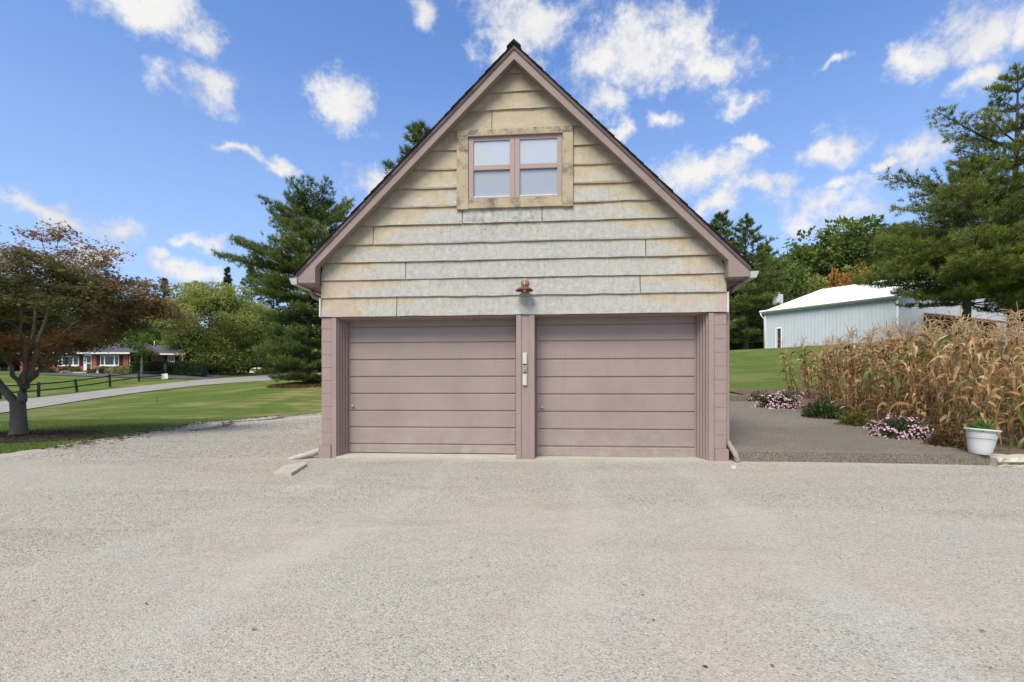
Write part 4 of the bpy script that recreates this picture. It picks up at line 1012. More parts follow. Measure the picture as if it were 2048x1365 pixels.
for p in (P1 + nA * .05 - nB * 0, P2 + nA * .05 + nB * .04): bbeam('corner_trim', bl(p, BB - .5), bl(p, EAVE - .1), .07, M_BTRIM)
bbeam('gutter', bl(P1 - h1 * (ov + .05) + e1 * .3, EAVE - .02), bl(P2 - h1 * (ov + .05) - e1 * .3, EAVE - .02), .085, M_BTRIM)
bbeam('eave_fascia', bl(P1 - h1 * (ov - .08) + e1 * .2, EAVE - .17), bl(P2 - h1 * (ov - .08) - e1 * .2, EAVE - .17), .07, simple('barn_grey_trim', (.42, .43, .43), .05, 2))
tube('downspout', [bl(P1 - h1 * (ov + .05) + e1 * .2, EAVE - .1), bl(P1 - h1 * (ov + .02) + e1 * .18, EAVE - .35), bl(P1 + nA * .13 + e1 * .05, EAVE - .75), bl(P1 + nA * .13 + e1 * .05, BB - .1)], .07, M_BTRIM, barn, 8)
pk = P2 + hv
bbeam('rake_trim', bl(P2 - e1 * .32 - h1 * ov, EAVE - .12), bl(pk - e1 * .32, RIDGE + .0), .10, M_BTRIM)
bbeam('rake_trim', bl(P3 - e1 * .32 + h1 * ov, EAVE - .12), bl(pk - e1 * .32, RIDGE + .0), .10, M_BTRIM)
# side door
def on_wall(A, B, x):   # point of the wall line seen at photo column x
    k = (x - 1024) / F; d = B - A; t = (k * A.y - A.x) / (d.x - k * d.y); return t, A + d * t
t0, d0 = on_wall(P1, P2, 1552.5); t1, d1 = on_wall(P1, P2, 1564)
bd = mk('side_door', pm('side_door', [bl(d0 + nA * .06, BB - .05), bl(d1 + nA * .06, BB - .05), bl(d1 + nA * .06, BB + 1.95), bl(d0 + nA * .06, BB + 1.95)], [(0, 1, 2, 3)], M_DARKIN), barn)
for a, c, z0, z1 in ((d0, d0, BB - .05, BB + 2.02), (d1, d1, BB - .05, BB + 2.02)): bbeam('door_frame', bl(a + nA * .08, z0), bl(c + nA * .08, z1), .06, M_BTRIM, bd)
bbeam('door_frame', bl(d0 + nA * .08, BB + 2.0), bl(d1 + nA * .08, BB + 2.0), .055, M_BTRIM, bd)
dq = d0.lerp(d1, .32)
mk('door_leaf', pm('door_leaf', [bl(d0 + nA * .075, BB), bl(dq + nA * .09, BB), bl(dq + nA * .09, BB + 1.92), bl(d0 + nA * .075, BB + 1.92)], [(0, 1, 2, 3)], simple('barn_door_grey', (.45, .46, .46), .05)), bd)
# lean-to bay on the gable end with red-brown edge
t2, q0 = on_wall(P2, P3, 1846); t3, q1 = on_wall(P2, P3, 1990)
zq = HC + (HZ - 632) / F * q0.y
mk('bay_opening', pm('bay_opening', [bl(q0 + nB * .06, BB - .3), bl(q1 + nB * .06, BB - .3), bl(q1 + nB * .06, zq - .1), bl(q0 + nB * .06, zq - .1)], [(0, 1, 2, 3)], M_DARKIN), barn)
o = mk('canopy', pm('canopy', [bl(q0 + nB * .06, zq + .25), bl(q1 + nB * .06, zq + .25), bl(q1 + nB * 1.5, zq - .1), bl(q0 + nB * 1.5, zq - .1), bl(q0 + nB * .06, zq + .05), bl(q1 + nB * .06, zq + .05), bl(q1 + nB * 1.5, zq - .32), bl(q0 + nB * 1.5, zq - .32)],
   [(0, 1, 2, 3), (4, 7, 6, 5), (3, 2, 6, 7), (0, 3, 7, 4), (1, 5, 6, 2)], M_RTRIM), barn)
# white chimney standing behind the far end of the barn
cz = HC + (HZ - 590) / F * 55; cc = W(1555.5, 640, 55)
chm = empty('chimney', 'white block chimney with clay cap behind the far end of the barn', 'chimney', (cc.x, cc.y, 5.2), .2)
box('stack', (-.40, .40), (-.35, .35), (-.5, cz - 5.2), simple('white_block', (.68, .68, .67), .07, 3, .8, .2), chm, .02)
box('clay_cap', (-.2, .2), (-.18, .18), (cz - 5.2, cz - 5.2 + .25), simple('clay_flue', (.45, .24, .17), .1), chm, .02)
# ------------------------------------------------------------------ brick ranch house across the lane
def brick_material():
    m, b = new_mat('red_brick')
    tc = b.n('ShaderNodeTexCoord').outputs['Object']
    sx = b.n('ShaderNodeSeparateXYZ', ins={0: tc}); v = b.n('ShaderNodeCombineXYZ', ins={0: b.math('ADD', sx.outputs[0], sx.outputs[1]), 1: sx.outputs[2]}).outputs[0]
    br = b.n('ShaderNodeTexBrick', ins={'Vector': v, 'Color1': (.27, .062, .04, 1), 'Color2': (.40, .095, .06, 1), 'Mortar': (.27, .19, .16, 1), 'Scale': 1.0, 'Mortar Size': .008, 'Brick Width': .22, 'Row Height': .075})
    return finish(m, b, br.outputs[0], .85, br.outputs[1], .3, .004, .2)
M_BRICK = brick_material()
M_RROOF = simple('house_shingles', (.075, .08, .09), .25, 2.5, .9, .4, fine=20)
M_HTRIM = simple('house_white_trim', (.72, .72, .70), .05, 3, .5, .02)
M_SHUT = simple('dark_shutter', (.018, .02, .02), .2)
def dark_glass():
    m, b = new_mat('house_glass'); return finish(m, b, (.03, .035, .035), .05, None, spec=.6)
M_HGL = dark_glass()
HB = 3.40; HF = 61.0
house = empty('brick_house', 'low red brick ranch house with grey hip roof across the lane', 'house', (0, HF, HB), 0)
hx = lambda x, Z=HF: (x - 1024) / F * Z
hzv = lambda y, Z=HF: HC + (HZ - y) / F * Z - HB
xl, xm, xr = hx(40), hx(257), hx(368, 62.5)
box('wall', (xl, xm), (0, 7), (-.5, 2.42), M_BRICK, house); box('wall', (xm + .01, xr), (1.5, 6.0), (-.5, 2.42), M_BRICK, house)
# roofs: hip over each wing, fascia boards
def hip(name, x0, x1, y0, y1, z0, z1, mat):
    w = (y1 - y0) / 2; V = [(x0, y0, z0), (x1, y0, z0), (x1, y1, z0), (x0, y1, z0), (x0 + w, y0 + w, z1), (x1 - w, y0 + w, z1)]
    me = pm(name, V, [(0, 1, 5, 4), (1, 2, 5), (2, 3, 4, 5), (3, 0, 4), (3, 2, 1, 0)], mat); return mk(name, me, house)
hip('roof', xl - .5, xm + 3.2, -.6, 8.2, 2.50, 4.25, M_RROOF)
rf = hip('roof', xm - 6, xr + .55, .9, 6.8, 2.49, 3.85, M_RROOF)
box('fascia', (xl - .5, xm + .6), (-.63, -.602), (2.34, 2.53), M_HTRIM, house); box('fascia', (xm + .62, xr + .58), (.86, .898), (2.34, 2.52), M_HTRIM, house)
box('soffit', (xl - .4, xm + .5), (-.6, .0), (2.425, 2.44), M_HTRIM, house); box('soffit', (xm + .6, xr + .5), (.9, 1.5), (2.425, 2.44), M_HTRIM, house)
tube('vent_pipe', [(hx(298, 64), 4.0, 3.0), (hx(298, 64), 4.0, 4.6)], .08, M_HTRIM, house, 8); lathe('vent_cap', [(.0, 4.6), (.16, 4.6), (.16, 4.75), (0, 4.8)], M_HTRIM, house, 10).location = (hx(298, 64), 4.0, 0)
tube('downspout', [(hx(263), .4, 2.35), (hx(259), .05, 2.1), (hx(259), .05, 0)], .05, M_HTRIM, house, 6)
tube('porch_post', [(hx(366, 62), .95, 2.4), (hx(366, 62), .95, 0)], .06, M_HTRIM, house, 6)
def hwindow(x0, x1, y0, y1, yy, splits, sh=True, Z=HF):
    X0, X1, Z0, Z1 = hx(x0, Z), hx(x1, Z), hzv(y1, Z), hzv(y0, Z)
    w = box('window', (X0, X1), (yy - .05, yy + .02), (Z0, Z1), M_HTRIM, house); prev = 0
    for a, c in splits:
        box('pane', (X0 + (X1 - X0) * a, X0 + (X1 - X0) * c), (yy - .06, yy - .052), (Z0 + .1, Z1 - .08), M_HGL, w)
    box('sill', (X0 - .08, X1 + .08), (yy - .14, yy - .051), (Z0 - .1, Z0 + .02), M_HTRIM, w)
    if sh:
        for a, c in ((X0 - .46, X0 - .1), (X1 + .1, X1 + .46)):
            s_ = box('shutter', (a, c), (yy - .045, yy - .005), (Z0 + .0, Z1), M_SHUT, w)
            for q in range(7): box('louvre', (a + .05, c - .05), (yy - .055, yy - .046), (Z0 + .12 + q * (Z1 - Z0 - .2) / 7, Z0 + .22 + q * (Z1 - Z0 - .2) / 7), M_SHUT, s_)
    return w
hwindow(117, 158, 712.5, 731.5, 0, [(.03, .17), (.22, .70), (.76, .97)]); hwindow(201, 238, 711.5, 731.5, 0, [(.03, .20), (.27, .73), (.80, .97)])
hwindow(284, 294.5, 713, 725, 1.5, [(.06, .94)], True, 62.5); hwindow(336, 349.5, 711, 724.5, 1.5, [(.06, .94)], True, 62.5)
# curtain in the right front window
# front door with side panel and steps
dr = box('front_door', (hx(168), hx(183.5)), (-.06, .02), (0.15, 2.36), M_HTRIM, house)
box('glass', (hx(174.5), hx(182.5)), (-.07, -.061), (.35, 1.2), M_HGL, dr); box('glass', (hx(174.5), hx(182.5)), (-.07, -.061), (1.3, 2.15), M_HGL, dr); box('glass', (hx(170.3), hx(171.8)), (-.07, -.061), (1.2, 2.1), M_HGL, dr)
box('step', (hx(158), hx(192)), (-1.4, -.07), (-.5, .14), M_CONC, house)
# front garden
def hb(x, y=746, Z=60.2): p = W(x, y, Z); return Vector((p.x, Z, H(p.x, Z)))
M_LMG = leaf_mat('leaf_mid_green', [(0, (.03, .06, .015)), (.6, (.08, .13, .03)), (1, (.16, .21, .06))])
M_LHY = leaf_mat('hydrangea', [(0, (.10, .17, .04)), (.5, (.22, .28, .09)), (.8, (.45, .45, .25)), (1, (.55, .42, .32))])
grp = 'garden plants before the brick house'
for (x, y, rx, rz, mat, lab) in ((96, 747, .8, .7, M_LMG, 'round green shrub left of the brick house front window'), (131, 747, .8, .75, M_LMG, 'potted-looking green shrub under the left bay window'), (151, 747, .7, .75, M_LMG, 'green shrub just left of the house front door'),
        (186, 748, 1.3, .5, M_LMG, 'low green bed right of the house front steps'), (204, 747, .9, .9, M_LRD, 'brownish shrub under the right bay window'), (228, 747, 1.2, .8, M_LHY, 'pale blooming hydrangea left of the corner'), (248, 746, 1.4, 1.25, M_LHY, 'large pale blooming hydrangea at the house corner'), (263, 747, .9, .7, M_LHY, 'small blooming hydrangea beside the clipped hedge')):
    bush('garden_shrub', lab, 'shrub', hb(x), rx, .7, rz, mat, 420, .22, int(x), 0, grp)
bush('flower_bed', 'red and pink flowers beside the front steps', 'flowers', hb(143) + Vector((0, -.8, 0)), .9, .3, .3, M_PET, 200, .12, 9, 0, grp)
# clipped hedge: one continuous hedge
rg = np.random.default_rng(5)
hg = empty('hedge', 'dark clipped hedge along the right wing of the brick house', 'hedge', (hx(268, 60), 60.0, H(hx(330, 60), 60.0)), 0)
def hedge_fn(n):
    L = 8.6; P = np.c_[rg.uniform(0, L, n), rg.uniform(-.7, .7, n), rg.uniform(0, 1.35, n)]; f = rg.integers(0, 3, n)
    P[f == 0, 1] = -.7; P[f == 1, 2] = 1.3 + .08 * np.sin(P[f == 1, 0] * 2.3); D = np.zeros((n, 3)); D[f == 0, 1] = -1; D[f == 1, 2] = 1; D[f == 2] = (0, -.5, .5)
    return P + rg.normal(0, .07, (n, 3)), D
V, Fq, tt = foliage(rg, 5000, hedge_fn, .2); mk('foliage', np_mesh('foliage', V, Fq, M_LDK, tt), hg, kind='stuff')
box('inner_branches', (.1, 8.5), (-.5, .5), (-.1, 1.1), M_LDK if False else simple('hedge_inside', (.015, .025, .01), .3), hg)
# bird bath
bbp = hb(212) + Vector((0, -1.2, 0))
bb = empty('bird_bath', 'small pale stone bird bath in the garden before the brick house', 'bird bath', bbp)
lathe('pedestal', [(.2, 0), (.2, .06), (.1, .1), (.08, .5), (.13, .58)], M_LIME, bb, 14); lathe('basin', [(.13, .58), (.36, .66), (.40, .74), (.36, .74), (.1, .68), (0, .68)], M_LIME, bb, 18)
# ------------------------------------------------------------------ dark split-rail fences
M_RAIL = simple('dark_fence_wood', (.030, .028, .027), .3, 4, .85, .3)
def fence(label, posts, rails, group='dark rail fences by the lane', ends=None):
    f = empty('rail_fence', label, 'fence', (posts[0][0].x, posts[0][0].y, posts[0][0].z), 0, group); o0 = posts[0][0]
    for p, h, lean in posts:
        q = p - o0; o = box('post', (-.075, .075), (-.075, .075), (-.3, h), M_RAIL, f, .012); o.location = q; o.rotation_euler = (0, lean, .3)
    pts = [(p, h) for p, h, _ in posts]
    if ends: pts = ([ends[0]] if ends[0] else []) + pts + ([ends[1]] if ends[1] else [])
    for (p, h), (q, h2) in zip(pts[:-1], pts[1:]):
        for r in rails:
            a = p - o0 + Vector((0, -.09, h * r)); c = q - o0 + Vector((0, -.09, h2 * r)); mid = a.lerp(c, .5) - Vector((0, 0, .02))
            tube('rail', [a, mid, c], [.055, .06, .055], M_RAIL, f, 6)
    return f
def ground_at(x, Z): p = W(x, 700, Z); return Vector((p.x, Z, H(p.x, Z)))
fence('dark two-rail fence along the far side of the lane before the brick house', [(ground_at(-85, 33.5), 1.08, 0), (ground_at(0, 35.2), 1.08, 0), (ground_at(77, 37.4), 1.10, .02), (ground_at(154, 41.5), 1.10, -.12), (ground_at(220, 46.5), 1.18, -.04), (ground_at(278, 52), 1.05, 0)], (.42, .86), ends=(None, (ground_at(331, 56), .95)))
fence('dark rail fence beyond the lane under the round yellow-green tree', [(ground_at(420, 70), 1.5, 0), (ground_at(457, 72), 1.35, 0), (ground_at(487, 74), 1.25, 0), (ground_at(514, 76), 1.3, 0), (ground_at(538, 78), 1.3, 0), (ground_at(575, 81), 1.3, 0)], (.4, .8))
# white sign hanging on a dark post at the driveway mouth
sg = empty('yard_sign', 'small white sign on a dark post at the driveway mouth', 'sign', ground_at(331, 55.5), 0)
box('post', (-.06, .06), (-.06, .06), (-.2, 1.75), M_RAIL, sg, .01); box('post_top', (-.16, .16), (-.09, .09), (1.05, 1.6), M_RAIL, sg, .03)
o = box('sign_board', (-.36, .36), (-.10, -.065), (.02, .60), M_HTRIM, sg, .01); o.rotation_euler = (0, R(-6), 0)
# boat shell
bt = W(516, 739, 80); bz = H(bt.x, 80)
boat = empty('upturned_boat', 'cream rounded upturned boat lying behind the far dark fence', 'boat', (bt.x, 80, bz), .1)
M_BOAT = simple('cream_hull', (.62, .56, .50), .05, 2, .5, .03)
V = []; Fc = []; nu, nv = 15, 9
for i in range(nu):
    t = i / (nu - 1) * 2 - 1; w = .62 * (1 - abs(t) ** 3.2) + .02; h = .85 * (1 - abs(t) ** 4) + .02
    for k in range(nv):
        a = math.pi * k / (nv - 1); V.append((t * 1.35, -w * math.cos(a), h * math.sin(a) ** .8))
for i in range(nu - 1):
    for k in range(nv - 1): a = i * nv + k; Fc.append((a, a + 1, a + nv + 1, a + nv))
mk('hull', pm('hull', V, Fc, M_BOAT, True), boat); tube('keel', [(-1.2, 0, .55), (0, 0, .88), (1.2, 0, .55)], .03, M_BOAT, boat, 6)
# thin stake in the lawn
p = ground_at(314, 31.5)
st_ = empty('stake', 'thin dark stake standing in the lawn beside the lane', 'stake', p); tube('rod', [(0, 0, -.2), (0, 0, .36)], .018, M_RAIL, st_, 6); tube('tip', [(0, 0, .36), (0, 0, .40)], [.018, .006], M_RAIL, st_, 6)
# ------------------------------------------------------------------ trees
M_BARKG = simple('grey_bark', (.16, .145, .125), .35, 5, .9, .7, fine=30, stretch=(1, 1, .3), bdist=.02)
M_BARKD = simple('dark_bark', (.075, .06, .05), .35, 4, .9, .8, fine=25, stretch=(1, 1, .3), bdist=.03)
M_NEED = leaf_mat('pine_needles', [(0, (.035, .065, .02)), (.40, (.10, .145, .036)), (.75, (.20, .25, .058)), (1, (.31, .345, .095))], .4, .6)
M_NEEDB = leaf_mat('blue_needles', [(0, (.025, .045, .03)), (.6, (.07, .105, .06)), (1, (.12, .16, .09))], .3, .6)
M_NEEDR = leaf_mat('yellow_pine_needles', [(0, (.045, .075, .02)), (.40, (.135, .175, .038)), (.75, (.27, .305, .062)), (1, (.40, .42, .11))], .45, .6)  # brighter, yellower needles for the right-hand pines
def needles(rg, P, D, T, L=.24, w=.012, k=14, mat=None, up=.35):
    n = len(P); Pk = np.repeat(P, k, 0); Dk = np.repeat(D, k, 0) * .75 + rg.normal(0, .55, (n * k, 3)); Dk[:, 2] += up; Dk /= np.linalg.norm(Dk, axis=1)[:, None]
    Pk = Pk + rg.normal(0, .05, Pk.shape)
    s = np.cross(Dk, rg.normal(0, 1, Dk.shape)); s /= np.linalg.norm(s, axis=1)[:, None] + 1e-9
    ln = L * rg.uniform(.6, 1.25, n * k)[:, None]; V = np.stack([Pk - s * w, Pk + s * w, Pk + Dk * ln], 1).reshape(-1, 3)
    t = np.clip(np.repeat(T, k) + rg.normal(0, .12, n * k), 0, 1)
    return np_mesh('crown', V, np.arange(len(V)).reshape(-1, 3), mat or M_NEED, t)
def pine(name, label, base, Ht, prof, seed, whorl=.55, nbr=5, tr=.24, mat=None, h0=.08, lean=(0, 0), kneedle=14, L=.24, w=.012, extra=(), spacing=.22, group=None, upcurve=.18, dens=1.0, zj=.2):
    """prof: list of (height fraction, branch length). extra: (height fraction, azimuth, length) single long limbs"""
    rg = np.random.default_rng(seed); t = empty(name, label, 'tree', base, 0, group)
    tp = [(lean[0] * f * f + .06 * math.sin(7 * f + seed), lean[1] * f * f, Ht * f - .3 * (f == 0)) for f in np.linspace(0, 1, 12)]
    mk('trunk', pm('trunk', *[q for q in tube_np(tp, [tr * (1 - .93 * f) * (1.25 if f == 0 else 1) for f in np.linspace(0, 1, 12)], 9)], M_BARKD, True), t)
    pf, pl = zip(*prof); BV = []; BF = []; P = []; D = []; T = []
    br = []
    z = Ht * h0
    while z < Ht * .985:
        f = z / Ht; a0 = rg.uniform(0, 6.28); m = max(3, int(round(nbr * rg.uniform(.8, 1.2))))
        for k in range(m):
            br.append((z + rg.uniform(-zj, zj), a0 + 6.283 * k / m + rg.normal(0, .25), max(.3, np.interp(f, pf, pl) * rg.uniform(.62, 1.15))))
        z += whorl * rg.uniform(.75, 1.3) * (1.0 - .35 * f)
    br += [(f * Ht, a, l) for f, a, l in extra]
    for (z, a, Lb) in br:
        f = min(1, max(0, z / Ht)); x0 = np.interp(z, [q[2] for q in tp], [q[0] for q in tp]); y0 = np.interp(z, [q[2] for q in tp], [q[1] for q in tp])
        el0 = -.12 + .75 * f ** 2.2 + rg.normal(0, .08); n = 7; p = np.array([x0, y0, z]); pts = [p.copy()]; aa = a; seg = Lb / (n - 1)
        for i in range(1, n):
            t_ = i / (n - 1); e = el0 + upcurve * t_ * (1.4 - f) ; aa += rg.normal(0, .05); p = p + seg * np.array([math.cos(aa) * math.cos(e), math.sin(aa) * math.cos(e), math.sin(e)]); pts.append(p.copy())
        pts = np.array(pts); q = len(BV); v, fc = tube_np(pts, [max(.008, tr * .26 * (Lb / 6 + .15) * (1 - .85 * i / (n - 1))) for i in range(n)], 5); BV += v; BF += [tuple(i + q for i in g) for g in fc]
        tb = rg.normal(0, .10)
        # flat sprays of side twigs
        nt_ = max(4, int(Lb / .30 * dens)); hd = np.array([math.cos(a), math.sin(a), 0]); sd = np.array([-math.sin(a), math.cos(a), 0])
        for j in range(nt_):
            t_ = .22 + .78 * (j + rg.uniform(0, 1)) / nt_; c = np.array([np.interp(t_ * (n - 1), range(n), pts[:, q_]) for q_ in range(3)])
            sgn = 1 if j % 2 else -1; tl = Lb * (.36 * (1 - t_) + .10) * rg.uniform(.6, 1.25); dv = hd * rg.uniform(.45, .9) + sd * sgn * rg.uniform(.5, 1.0) + np.array([0, 0, rg.normal(.10, .12)]); dv /= np.linalg.norm(dv)
            mm = max(2, int(tl / spacing)); ss = (np.arange(mm) + rg.uniform(.3, 1, mm)) / mm
            pp_ = c + dv * tl * ss[:, None] + np.c_[rg.normal(0, .05, mm), rg.normal(0, .05, mm), rg.normal(.03, .05, mm) + .06 * ss]
            P.append(pp_); D.append(np.tile(dv * .8 + np.array([0, 0, .35]), (mm, 1))); T.append(.36 + tb + .26 * (t_ - .5) + .25 * (ss - .4) + rg.normal(0, .06, mm))
            if tl > .9:
                q = len(BV); v, fc = tube_np([c, c + dv * tl * .8], [.014, .005], 3); BV += v; BF += [tuple(i + q for i in g) for g in fc]
        tt = rg.uniform(.55, 1.0, 5)
        P.append(np.array([[np.interp(x * (n - 1), range(n), pts[:, q_]) for q_ in range(3)] for x in tt])); D.append(np.tile(hd + np.array([0, 0, .3]), (5, 1))); T.append(np.full(5, .6 + tb))
    mk('branches', pm('branches', BV, BF, M_BARKD), t)
    P = np.concatenate(P); D = np.concatenate(D); T = np.concatenate(T)
    mk('crown', needles(rg, P, D, T, L, w, kneedle, mat), t, kind='stuff')
    return t
# tall white pine left of the garage
gp_ = lambda x, Z: ground_at(x, Z)
b0 = gp_(616, 40)
pine('pine_tree', 'tall white pine with long left limbs just left of the garage', b0, HC + (HZ - 412) * .04 - b0.z, [(0, 2.4), (.05, 3.6), (.12, 4.0), (.3, 4.2), (.5, 4.4), (.62, 4.5), (.70, 4.4), (.76, 3.0), (.84, 3.8), (.90, 3.6), (.96, 2.6), (1, 1.6)], 11, 1.05, 8, .30, zj=.12, kneedle=16, L=.32, w=.020, dens=1.6,
     extra=[(.60, math.pi + .15, 6.9), (.655, math.pi - .1, 6.5), (.63, math.pi + .5, 5.6), (.56, math.pi - .3, 6.0)], h0=.02, lean=(.5, 0))
b0 = gp_(842, 30)
pine('pine_tree', 'dark pine whose tip shows above the left roof slope', b0, HC + (HZ - 252) * .030 - b0.z, [(0, 3), (.3, 4), (.6, 3.2), (.8, 2.0), (.92, 1.2), (1, .45)], 12, .7, 5, .26, kneedle=16, L=.30, w=.019, dens=1.3, h0=.25)
# right-hand pines before the barn
b0 = gp_(2026, 32)
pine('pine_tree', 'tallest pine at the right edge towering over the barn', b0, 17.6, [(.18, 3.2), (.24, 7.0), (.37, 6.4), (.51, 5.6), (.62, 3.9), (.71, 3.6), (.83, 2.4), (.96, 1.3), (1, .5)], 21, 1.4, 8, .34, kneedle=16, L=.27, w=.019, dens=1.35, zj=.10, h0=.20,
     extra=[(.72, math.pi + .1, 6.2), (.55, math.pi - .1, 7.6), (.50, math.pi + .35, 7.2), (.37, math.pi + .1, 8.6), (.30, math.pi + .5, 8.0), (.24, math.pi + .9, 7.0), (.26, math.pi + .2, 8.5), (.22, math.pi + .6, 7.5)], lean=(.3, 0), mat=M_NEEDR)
b0 = gp_(1934, 30)
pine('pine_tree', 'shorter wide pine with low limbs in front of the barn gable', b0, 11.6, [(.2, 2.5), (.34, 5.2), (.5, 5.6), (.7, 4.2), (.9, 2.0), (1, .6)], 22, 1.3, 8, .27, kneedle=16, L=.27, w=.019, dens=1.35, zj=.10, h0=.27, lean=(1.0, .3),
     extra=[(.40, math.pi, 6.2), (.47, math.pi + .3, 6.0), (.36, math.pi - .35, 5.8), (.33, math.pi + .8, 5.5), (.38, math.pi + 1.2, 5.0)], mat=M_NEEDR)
# conifers beyond the lawn, right of the garage
for (x, Z, ytop, sd, pr, lab, mt) in ((1492, 56, 442, 31, [(0, 3.4), (.2, 4.6), (.5, 4.3), (.75, 2.9), (.9, 1.5), (1, .5)], 'pine rising left of the barn beside the garage roof', M_NEED),
        (1440, 60, 426, 32, [(0, 3.2), (.3, 4.4), (.7, 2.8), (1, .5)], 'pine half hidden behind the right roof slope', M_NEED),
        (1528, 62, 500, 33, [(0, 3.6), (.3, 4.4), (.7, 2.8), (1, .5)], 'shorter dark pine just left of the barn chimney', M_NEED),
        (1800, 66, 448, 34, [(0, 3.5), (.3, 4.5), (.7, 3.0), (1, .5)], 'pine behind the barn left of the tallest pine', M_NEED)):
    b0 = gp_(x, Z); pine('pine_tree', lab, b0, HC + (HZ - ytop) / F * Z - b0.z, pr, sd, .85, 5, .30, mt, .07, kneedle=12, L=.42, w=.034, spacing=.30, group='pines around the barn', dens=1.0)
# spruces behind the left trees
for (x, Z, ytop, sd, rr, lab) in ((455, 92, 538, 41, 2.6, 'dark spruce tip above the round yellow-green tree'), (503, 84, 530, 42, 3.6, 'dark spruce between the round tree and the white pine'), (330, 100, 556, 43, 2.8, 'distant spruce left of the round tree'), (548, 88, 545, 44, 3.2, 'dark spruce close behind the white pine')):
    b0 = gp_(x, Z); pine('spruce_tree', lab, b0, HC + (HZ - ytop) / F * Z - b0.z, [(0, rr), (.3, rr), (.7, rr * .55), (1, .2)], sd, .8, 6, .25, M_NEEDB, .05, kneedle=8, L=.42, w=.035, spacing=.36, group='spruces behind the left trees', upcurve=.1, dens=.7)
# ------------------------------------------------------------------ broadleaf trees
def broadleaf(seed, Ht, Rx, Rz0, nleaf, size, mat, nclump=46, bark=M_BARKG, trunk_r=.22, asp=.6, forks=5, clr=.30):
    """returns (trunk mesh, crown mesh): forked limbs that carry clumps of leaves"""
    rg = np.random.default_rng(seed); BV = []; BF = []
    def add(pts, rad, s=6):
        q = len(BV); v, f = tube_np(pts, rad, s); BV.extend(v); BF.extend([tuple(i + q for i in g) for g in f])
    zc = (Ht + Rz0) / 2; hz_ = (Ht - Rz0) / 2; C = []
    while len(C) < nclump:
        d = rg.normal(0, 1, 3); d /= np.linalg.norm(d); r = rg.uniform(.35, 1.0) ** .5
        bump = 1 + .18 * math.sin(3 * math.atan2(d[1], d[0]) + seed) + .12 * math.sin(5 * d[2] + seed)
        c = np.array([d[0] * Rx * r * bump, d[1] * Rx * r * bump, zc + d[2] * hz_ * r * (.95 + .1 * rg.uniform())]); C.append(c)
    C = np.array(C)
    fz_ = Rz0 * .9 + .1 * Ht
    add([(0, 0, -.3), (.03, .02, fz_ * .5), (0, .03, fz_)], [trunk_r * 1.2, trunk_r, trunk_r * .85], 9)
    for c in C[:: max(1, len(C) // 26)]:
        m = np.array([c[0] * .35, c[1] * .35, fz_ + (c[2] - fz_) * .55]); add([(0, 0.03, fz_ * .95), tuple(m), tuple(c)], [trunk_r * .42, trunk_r * .22, .015], 5)
    per = nleaf // nclump; P = []; D = []; T = []
    for c in C:
        n = int(per * rg.uniform(.6, 1.4)); d = rg.normal(0, 1, (n, 3)); d /= np.linalg.norm(d, axis=1)[:, None]; rr = clr * Rx * rg.uniform(.7, 1.3)
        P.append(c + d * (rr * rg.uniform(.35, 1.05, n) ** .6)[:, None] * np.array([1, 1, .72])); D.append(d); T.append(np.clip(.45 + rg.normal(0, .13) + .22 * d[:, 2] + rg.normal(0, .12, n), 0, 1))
    P = np.concatenate(P); D = np.concatenate(D); T = np.concatenate(T); n = len(P)
    V, Fq, _ = foliage(rg, n, lambda n_: (P, D), size, .1, asp=asp)
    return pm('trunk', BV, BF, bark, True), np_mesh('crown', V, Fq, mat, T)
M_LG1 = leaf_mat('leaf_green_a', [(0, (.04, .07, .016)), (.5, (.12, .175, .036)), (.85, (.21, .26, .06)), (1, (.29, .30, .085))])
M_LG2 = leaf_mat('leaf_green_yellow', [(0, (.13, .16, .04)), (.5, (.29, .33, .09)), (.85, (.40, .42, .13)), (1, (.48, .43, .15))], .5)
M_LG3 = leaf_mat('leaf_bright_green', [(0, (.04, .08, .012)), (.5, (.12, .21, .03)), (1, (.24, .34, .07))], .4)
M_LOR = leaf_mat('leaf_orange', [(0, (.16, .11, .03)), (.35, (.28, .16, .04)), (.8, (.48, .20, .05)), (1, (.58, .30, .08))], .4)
def plant(name, label, x, Z, pair, s, rz, group=None, sx=1.0):
    e = empty(name, label, 'tree', ground_at(x, Z), rz, group); e.scale = (s * sx, s * sx, s); mk('trunk', pair[0], e); mk('crown', pair[1], e, kind='stuff'); return e
def htop(x, Z, y): return HC + (HZ - y) / F * Z - ground_at(x, Z).z
BIRCH = broadleaf(51, 12, 5.2, .4, 60000, .26, M_LG2, 150, trunk_r=.20, clr=.30)
plant('round_tree', 'big round yellow-green tree behind the far fence left of the pine', 424, 66, BIRCH, htop(424, 66, 553) / 12.6, .4, sx=1.12)
SMALL = broadleaf(52, 5.2, 1.25, 1.6, 2600, .20, M_LG3, 26, trunk_r=.09, clr=.34)
plant('small_tree', 'slim bright green tree before the brick house hedge', 283, 57.5, SMALL, htop(283, 57.5, 640) / 5.3, .2, sx=1.1)
A1 = broadleaf(61, 14, 5.0, 2.5, 9000, .48, M_LG1, 55); A2 = broadleaf(62, 14, 4.6, 2.0, 9000, .45, M_LG1, 50); A3 = broadleaf(63, 14, 4.8, 1.5, 9000, .48, M_LG3 if False else M_LG1, 60); A4 = broadleaf(64, 12, 4.6, 1.0, 8000, .45, M_LG2, 55); OR = broadleaf(65, 5, 2.2, .6, 1800, .36, M_LOR, 20)
